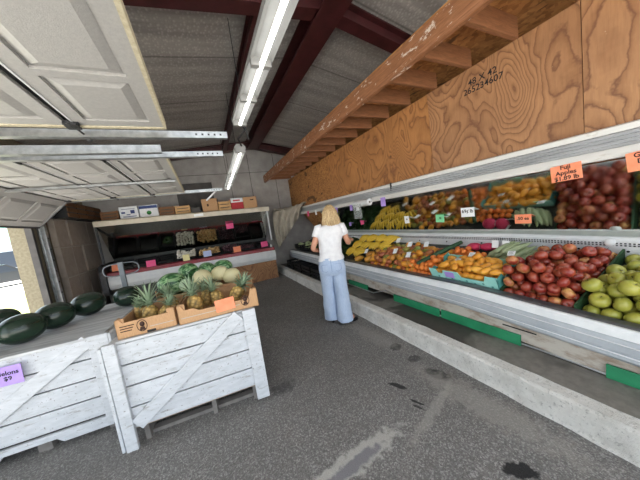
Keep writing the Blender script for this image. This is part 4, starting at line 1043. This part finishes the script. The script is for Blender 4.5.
pn = [((-.54,2.50,.955),(.05,.05,0),.85,.235,'left carton, with the tallest spreading crown'),((-.425,2.44,.945),(.3,.3,1),.75,.14,'left carton, front right, with a short crown'),
      ((-.39,2.64,.965),(-.1,.2,2),.8,.17,'left carton, at its rear right corner'),((-.63,2.66,.95),(-.3,-.2,2.5),.8,.10,'left carton, at its rear left corner'),
      ((-.185,2.42,.965),(.0,-.10,.4),.88,.20,'right carton, leftmost, with an upright crown'),
      ((.0,2.50,.95),(-.25,.1,1.5),.8,.18,'right carton, in its middle behind the orange sign'),((.175,2.43,.965),(-.3,-.6,3),.88,.16,'right carton, rightmost, crown leaning left'),((-.09,2.64,.945),(-.3,.2,.9),.8,.13,'right carton, at the rear behind the middle')]
pb = None
for i, (l, r_, s, L, lab) in enumerate(pn):
    M = TRS(l, r_, (s,s,s)); lab = 'pineapple in the '+lab
    if pb is None: o = pine_body().build('pineapple', M_['pine'], M=M); pb = o; tag(o, lab, 'pineapple', 'pineapples in cartons')
    else: o = pb.copy(); C.objects.link(o); o.matrix_basis = M; o['label'] = lab
    c = crown(38, L, .85, i).build('crown', M_['crown'], o); c.matrix_basis = Matrix.Translation((0,0,.088))
# rear carton of melons
w3 = .80; d3 = .44; h3 = .17
Mr = Matrix.Translation((-.54,2.84,RH)) @ Matrix.Rotation(rz5, 4, 'Z')
t = empty('melon_carton', M=Mr); tag(t, 'cardboard carton of melons behind the pineapple cartons', 'carton')
MB().box(0,w3,0,d3,0,.006).build('bottom', M_['cardboard'], t); MB().box(0,w3,0,.008,0,h3*.8).build('front_panel', M_['cardboard'], t); MB().box(0,w3,d3-.008,d3,0,h3*.8).build('rear_panel', M_['cardboard'], t)
for x in (0,w3-.008): MB().prism([(0,0),(d3,0),(d3,h3),(.1,h3),(0,h3*1.25)], x, x+.008, 'x').build('side_panel', M_['cardboard'], t)
mm = [('melon_stripe',.115,(.13,.13,.235),'striped green watermelon at the left of the melon carton',0),('melon_stripe',.10,(.27,.32,.30),'striped green watermelon second from the left on top of the melons',0),
      ('melon_stripe',.095,(.46,.34,.275),'striped green watermelon in the middle on top of the melons',0),('melon_stripe',.095,(.64,.34,.27),'striped green watermelon at the right on top of the melons',0),
      ('cantaloupe',.10,(.42,.13,.225),'large cream melon in the middle of the melon carton',1),('cantaloupe',.085,(.60,.18,.235),'cream melon right of the large cream melon',1),('cantaloupe',.085,(.72,.13,.19),'cream oval melon at the right end of the carton',1),
      ('honeydew',.065,(.265,.07,.20),'small pale green melon between striped watermelon and cream melon',2),('honeydew',.06,(.325,.04,.16),'small pale melon at the front behind a pineapple crown',2),
      ('melon_stripe',.09,(.10,.33,.11),'striped green watermelon low at the rear left of the carton',0),('cantaloupe',.075,(.55,.07,.085),'cream melon low at the front of the carton',1)]
pr = {}
for mt, r, p, lab, kd in mm:
    M = Mr @ Matrix.Translation(p) @ Euler((.3,PI/2+.2*kd,p[0]*5)).to_matrix().to_4x4() @ Matrix.Diagonal((r,r,r*(1.15 if kd != 2 else 1.05),1))
    if mt not in pr:
        o = melon_mesh(1,1).build({'melon_stripe':'striped_watermelon','cantaloupe':'cream_melon','honeydew':'pale_melon'}[mt], M_[mt], M=M); tag(o, lab, 'melon', 'melons in the rear carton'); pr[mt] = o
        MB().lathe([(0,.995),(.10,.993),(.12,.97)], 10).build('stem_scar', M_['stem'], o)
    else: dup(pr[mt], M, lab)

# ------------------------------------------------------------------ hand truck behind the bins
ht = empty('hand_truck', (-1.12,4.2,0)); tag(ht, 'grey hand truck with a loop handle behind the watermelons', 'hand truck')
MB().box(-.03,.03,-.02,.02,.12,1.35).build('upright', M_['truck'], ht, bevel=.006)
lp = [(.20*math.copysign(abs(math.cos(a))**.6, math.cos(a)), 0, 1.25+.085*math.copysign(abs(math.sin(a))**.7, math.sin(a))) for a in [2*PI*q/28 for q in range(29)]]
MB().tube(lp, .008, 8).build('loop_handle', M_['truck'], ht)
MB().box(-.2,.2,-.27,-.02,.02,.035).box(-.2,.2,-.03,-.015,.02,.3).build('toe_plate', M_['dark_steel'], ht)
for s in (-1, 1): MB().lathe([(0,-.03),(.11,-.03),(.125,-.015),(.125,.015),(.11,.03),(0,.03)], 20, M=Matrix.Translation((s*.22,.06,.125)) @ Matrix.Rotation(PI/2, 4, 'Y')).build('wheel', M_['tyre'], ht)
MB().tube([(-.22,.06,.125),(.22,.06,.125)], .012, 8).box(-.03,.03,-.01,.07,.11,.2).build('axle', M_['dark_steel'], ht)

# ------------------------------------------------------------------ the woman
WB = Matrix.Translation((1.55,3.03,0)) @ Matrix.Rotation(math.radians(-30), 4, 'Z') @ Matrix.Scale(1.025, 4)
per = empty('person', M=WB); tag(per, 'blonde woman in white top and pale jeans seen from behind reaching toward the fruit', 'person')
def skin_mesh(verts, edges, rad, root, sub=2):
    me = bpy.data.meshes.new('sk'); me.from_pydata(verts, edges, [])
    o = bpy.data.objects.new('sk', me); C.objects.link(o)
    md = o.modifiers.new('s', 'SKIN'); md.use_smooth_shade = True
    for i, r in enumerate(rad):
        sv = me.skin_vertices[0].data[i]; sv.radius = r if isinstance(r, tuple) else (r, r); sv.use_root = (i == root)
    s2 = o.modifiers.new('u', 'SUBSURF'); s2.levels = sub; s2.render_levels = sub
    dg = bpy.context.evaluated_depsgraph_get(); out = bpy.data.meshes.new_from_object(o.evaluated_get(dg))
    bpy.data.objects.remove(o); vs = [tuple(v.co) for v in out.vertices]; fs = [tuple(p.vertices) for p in out.polygons]
    bpy.data.meshes.remove(out); return vs, fs
V = {'pel':(0,0,.92),'sp':(.01,.02,1.06),'ch':(.03,.05,1.25),'nb':(.05,.075,1.40),'nk':(.055,.09,1.455),
     'ls':(-.12,.06,1.365),'le':(-.235,-.02,1.10),'lw':(-.15,.19,1.04),'lh':(-.12,.26,1.04),
     'rs':(.20,.075,1.355),'re':(.275,.13,1.105),'rw':(.315,.36,1.135),'rh':(.33,.435,1.13),
     'lhip':(-.09,0,.86),'lk':(-.10,.07,.48),'la':(-.10,.085,.09),'lf':(-.11,.20,.05),
     'rhip':(.09,0,.86),'rk':(.085,.01,.47),'ra':(.09,-.03,.09),'rf':(.22,.03,.05)}
Rr = {'pel':(.13,.10),'sp':(.115,.085),'ch':(.125,.095),'nb':(.06,.055),'nk':.047,'ls':.055,'le':.038,'lw':.026,'lh':(.036,.018),'rs':.055,'re':.038,'rw':.026,'rh':(.036,.018),
      'lhip':.085,'lk':.055,'la':.036,'lf':.032,'rhip':.085,'rk':.055,'ra':.036,'rf':.032}
ky = list(V); ix = {n: i for i, n in enumerate(ky)}
E_ = [('pel','sp'),('sp','ch'),('ch','nb'),('nb','nk'),('ch','ls'),('ls','le'),('le','lw'),('lw','lh'),('ch','rs'),('rs','re'),('re','rw'),('rw','rh'),('pel','lhip'),('lhip','lk'),('lk','la'),('la','lf'),('pel','rhip'),('rhip','rk'),('rk','ra'),('ra','rf')]
body = MB(); vs, fs = skin_mesh([V[n] for n in ky], [(ix[a], ix[b]) for a, b in E_], [Rr[n] for n in ky], 0); body.add(vs, fs, True)
# head turned a little down to the right
hc = Vector((.065,.105,1.555)); HM = Matrix.Translation(hc) @ Matrix.Rotation(-.25, 4, 'Z') @ Matrix.Rotation(-.25, 4, 'X')
hv = []; nu, nv = 24, 18
for i in range(nv+1):
    a = PI*i/nv
    for j in range(nu):
        b = 2*PI*j/nu; x = .073*math.sin(a)*math.cos(b); y = .093*math.sin(a)*math.sin(b); z = .115*math.cos(a)
        if z < 0: f = 1+.45*z/.115*.6; x *= f; y = y*f + .012*(-z/.115)
        if y > .06: y += .022*math.exp(-((x/.014)**2+((z+.015)/.02)**2)) - .008*math.exp(-(((abs(x)-.03)/.016)**2+((z-.01)/.012)**2)) + .006*math.exp(-((x/.022)**2+((z+.052)/.010)**2))
        hv.append((x,y,z))
body.add(hv, [(i*nu+j, i*nu+(j+1) % nu, (i+1)*nu+(j+1) % nu, (i+1)*nu+j) for i in range(nv) for j in range(nu)], True, HM)
for s in (-1, 1): body.lathe([(0,-.012),(.016,-.010),(.022,0),(.016,.010),(0,.012)], 12, M=HM @ Matrix.Translation((s*.074,-.005,.0)) @ Matrix.Rotation(PI/2, 4, 'Y') @ Matrix.Diagonal((1.4,.9,.7,1)))
# fingers, each a short chain rooted in the palm
def hand(pw, ph, side, curl):
    pw, ph = Vector(pw), Vector(ph); d = (ph-pw).normalized(); r = d.cross(Vector((0,0,1))).normalized(); dn = Vector((0,0,-1))
    for i, (off, L) in enumerate(((-.026,.060),(-.009,.072),(.009,.068),(.025,.054))):
        b0 = ph + r*off*side + d*.004; pts = [b0]; ang = .1
        for q in range(3): ang += curl; pts.append(pts[-1] + (d*math.cos(ang)+dn*math.sin(ang))*L*(.45,.32,.23)[q])
        v, f = skin_mesh([tuple(p) for p in pts], [(0,1),(1,2),(2,3)], [.0095,.0088,.0078,.0065], 0, 1); body.add(v, f, True)
    b0 = pw + d*.03 - r*.026*side; pts = [b0, b0+(d*.6-r*.8*side+dn*.2).normalized()*.034, b0+(d*.6-r*.8*side+dn*.2).normalized()*.034+(d*.95-r*.2*side+dn*.3).normalized()*.03]
    v, f = skin_mesh([tuple(p) for p in pts], [(0,1),(1,2)], [.012,.0105,.0085], 0, 1); body.add(v, f, True)
hand(V['rw'], V['rh'], 1, .40); hand(V['lw'], V['lh'], -1, .5)
body.build('body', M_['skin'], per)
def ring(c, rx, ry, n=28, yaw=0, wr=0, seed=0, p=2.0):
    o = []
    for q in range(n):
        a = 2*PI*q/n; ca, sa = math.cos(a), math.sin(a)
        k_ = 1+wr*mnoise.noise(Vector((ca*2.2+seed, sa*2.2, c[2]*9)))
        x, y = rx*k_*math.copysign(abs(ca)**(2/p), ca), ry*k_*math.copysign(abs(sa)**(2/p), sa)
        o.append((c[0]+x*math.cos(yaw)-y*math.sin(yaw), c[1]+x*math.sin(yaw)+y*math.cos(yaw), c[2]))
    return o
# top
tee = MB(); secs = [((.0,.005,.925),.180,.138),((.0,.008,.955),.177,.134),((.005,.015,1.0),.160,.120),((.01,.025,1.08),.155,.116),((.018,.037,1.17),.162,.120),((.028,.05,1.27),.182,.124),((.036,.058,1.34),.190,.108),((.04,.064,1.39),.165,.088),((.047,.07,1.41),.105,.070),((.052,.08,1.425),.072,.060)]
rings = []
for i in range(len(secs)-1):
    (c1, a1, b1), (c2, a2, b2) = secs[i], secs[i+1]
    for q in range(3):
        t = q/3; rings.append(ring(tuple(Vector(c1).lerp(Vector(c2), t)), a1+(a2-a1)*t, b1+(b2-b1)*t, 32, 0, .07 if i < 6 else .02, 3, 2.3))
rings.append(ring(secs[-1][0], secs[-1][1], secs[-1][2], 32)); tee.loft(rings, False, True)
for s, sh, el in ((-1,'ls','le'), (1,'rs','re')):
    a, b = Vector(V[sh]), Vector(V[el]); a2 = a+Vector((-s*.05,0,.01))
    tee.tube([a2, a+Vector((0,0,.004)), a.lerp(b,.2), a.lerp(b,.42)], [.062,.070,.066,.064], 16, False)
o = tee.build('tee_shirt', M_['tee'], per); sd = o.modifiers.new('t', 'SOLIDIFY'); sd.thickness = .004
# jeans: seat then two wide legs
jn = MB()
jn.loft([ring(c, a, b, 32, 0, .02, 5, 2.3) for c, a, b in (((0,.0,.965),.160,.120),((0,-.003,.92),.172,.130),((0,-.008,.86),.186,.142),((0,-.01,.80),.190,.145),((0,-.005,.755),.186,.132),((0,.0,.72),.165,.115))], True, True)
for s, kn, an in ((-1,'lk','la'), (1,'rk','ra')):
    hp = Vector((s*.082,-.004,.80)); k2 = Vector(V[kn]); a2 = Vector(V[an]); a2.z = .05
    rs_ = []
    for i in range(25):
        t = i/24; c = hp.lerp(k2, t/.5) if t < .5 else k2.lerp(a2, (t-.5)/.5)
        w_ = (.106-.012*t/.45 if t < .45 else .094+.022*(t-.45)/.55)
        rs_.append(ring(tuple(c), w_*.98, w_*1.06, 26, 0, .10*(.35+t), 11+s*4))
    jn.loft(rs_, True, True)
jo = jn.build('jeans', M_['jeans'], per)
sm = MB()
sm.tube([(0,-.157,.79),(0,-.155,.85),(0,-.140,.90),(0,-.128,.945)], .003, 5)
for s in (-1, 1):
    x = s*.08; sm.tube([(x-.05,-.137,.885),(x+.05,-.137,.885),(x+.05,-.147,.81),(x,-.150,.785),(x-.05,-.147,.81),(x-.05,-.137,.885)], .0025, 5)
sm.build('pocket_seam', M_['seam'], jo)
# hair: a cap and locks to the shoulders
hr = MB(); cap = []
for i in range(nv+1):
    a = PI*i/nv
    for j in range(nu):
        b = 2*PI*j/nu; x = .083*math.sin(a)*math.cos(b); y = .103*math.sin(a)*math.sin(b)-.008; z = .124*math.cos(a)+.008
        cap.append((x,y,z))
fs = []
for i in range(nv):
    for j in range(nu):
        b = 2*PI*(j+.5)/nu; a = PI*(i+.5)/nv
        if math.sin(b) > .35 and a > .9: continue
        if a > 2.3: continue
        fs.append((i*nu+j, i*nu+(j+1) % nu, (i+1)*nu+(j+1) % nu, (i+1)*nu+j))
hr.add(cap, fs, True, HM)
rr = random.Random(4)
for i in range(190):
    b = rr.uniform(PI*.86, 2*PI+.14*PI) ; e = rr.uniform(.05, 1.0); L = rr.uniform(.19,.33)
    a0 = e*1.35; p0_ = HM @ Vector((.084*math.sin(a0)*math.cos(b), .104*math.sin(a0)*math.sin(b)-.008, .125*math.cos(a0)+.008))
    out_ = Vector((math.cos(b), math.sin(b), 0)); out_ = (HM.to_3x3() @ out_); out_.z = 0
    base = hc + out_*rr.uniform(.080,.100); endz = 1.545-L*rr.uniform(.75,.95)
    p2 = Vector((base.x, base.y, 1.55)); p4 = Vector((hc.x*.8+.2*(.06)+out_.x*rr.uniform(.085,.135), hc.y+out_.y*rr.uniform(.08,.115)-.012, endz))
    p3 = p2.lerp(p4, .55)+out_*.012
    hr.tube([p0_, (p0_+p2)/2+out_*.014, p2, p3, p4], [.006,.010,.011,.010,.003], 6)
hr.build('hair', M_['hair'], per)
for nm_, an, ft in (('la','la','lf'), ('ra','ra','rf')):
    a, b = Vector(V[an]), Vector(V[ft]); d = (b-a); d.z = 0; d.normalize(); r = Vector((d.y,-d.x,0)); c = a+d*.055
    pr_ = [(c+d*.135*math.cos(q)+r*(.040+.006*math.cos(q))*math.sin(q)) for q in [2*PI*i/20 for i in range(20)]]
    m = MB().prism([(p.x,p.y) for p in pr_], 0.001, .022, 'z')
    m.tube([a+d*.05+r*.045+Vector((0,0,-.07)), a+d*.07+r*.03+Vector((0,0,-.015)), a+d*.07-r*.03+Vector((0,0,-.015)), a+d*.05-r*.045+Vector((0,0,-.07))], .012, 6)
    m.build('sandal', M_['sandal'], per)
hb = empty('dark_handbag', M=WB @ Matrix.Translation((.30,.50,1.10)))
hb2 = MB().lathe([(.0,-.03),(.045,-.026),(.055,0),(.04,.024),(0,.03)], 14).build('body', M_['sandal'], hb); hb.name = 'dark_fruit'
tag(hb, 'dark round item held under the womans right hand', 'fruit')

# ------------------------------------------------------------------ outside, seen through the second doorway
tag(MB().add([(-6.6,7.5,-.025),(-3.1,7.5,-.025),(-3.1,13.5,-.025),(-8.6,16,-.025)], [(0,1,2,3)]).build('lawn', M_['grass']), 'small patch of grass outside the doorway', 'grass', None, 'stuff')
fb = empty('far_building', (-19,34,0)); tag(fb, 'grey building with a teal roof seen through the doorway', 'building')
MB().box(-9,8,0,8,-.03,3.4).build('wall', M_['far_wall'], fb); MB().prism([(-.8,3.3),(4,6.2),(8.8,3.3)], -9.5, 8.5, 'x').build('roof', M_['teal_roof'], fb)
for x in (-6,-2.5,1,4.5): MB().box(x,x+1.6,-.03,0,.8,2.4).build('window', M_['glass_dark'], fb)
cr_ = empty('parked_car', (-12.2,22.2,-.03), .5); tag(cr_, 'dark car parked outside the doorway', 'car')
MB().prism([(-2.1,.28),(2.1,.28),(2.15,.7),(1.2,.86),(.6,1.38),(-1.1,1.42),(-1.8,.95),(-2.15,.85)], -.85, .85, 'y').build('body', M_['car'], cr_, bevel=.05)
MB().prism([(1.0,.9),(.55,1.3),(-1.05,1.33),(-1.6,.95)], -.86, .86, 'y').build('window', M_['glass_dark'], cr_)
for x in (-1.3,1.3):
    for y in (-.8,.8): MB().lathe([(0,-.1),(.28,-.1),(.32,-.06),(.32,.06),(.28,.1),(0,.1)], 18, M=Matrix.Translation((x,y,.32)) @ Matrix.Rotation(PI/2, 4, 'X')).build('wheel', M_['tyre'], cr_)

# ------------------------------------------------------------------ light
wd = bpy.data.worlds.new('sky'); S.world = wd; wd.use_nodes = True
bgn = wd.node_tree.nodes['Background']; bgn.inputs[0].default_value = (.80,.90,1.0,1); bgn.inputs[1].default_value = 1.55
sun = bpy.data.lights.new('sun', 'SUN'); sun.energy = 14; sun.angle = math.radians(1.5); sun.color = (1,.96,.9)
so = bpy.data.objects.new('sun', sun); C.objects.link(so); so.rotation_euler = Vector((.16,-.05,-1)).to_track_quat('-Z', 'Y').to_euler()

# ------------------------------------------------------------------ camera
yaw, pitch, roll = 4.38597666e-01, -1.02297962e-01, -1.43121092e-01
ca, sa, cb_, sb = math.cos(yaw), math.sin(yaw), math.cos(pitch), math.sin(pitch)
fw = Vector((sa*cb_, ca*cb_, sb)); r0 = Vector((ca,-sa,0)); u0 = r0.cross(fw)
r = r0*math.cos(roll)+u0*math.sin(roll); u = u0*math.cos(roll)-r0*math.sin(roll)
cam = bpy.data.cameras.new('camera'); cam.sensor_width = 36; cam.sensor_fit = 'HORIZONTAL'; cam.lens = 36*240/640; cam.clip_start = .05; cam.clip_end = 200
co = bpy.data.objects.new('camera', cam); C.objects.link(co)
co.matrix_world = Matrix(((r.x,u.x,-fw.x,0),(r.y,u.y,-fw.y,0),(r.z,u.z,-fw.z,1.6),(0,0,0,1)))
S.camera = co
S.view_settings.view_transform = 'Standard'; S.view_settings.look = 'None'; S.view_settings.gamma = 1; S.view_settings.use_curve_mapping = False
S.view_settings.exposure = .95
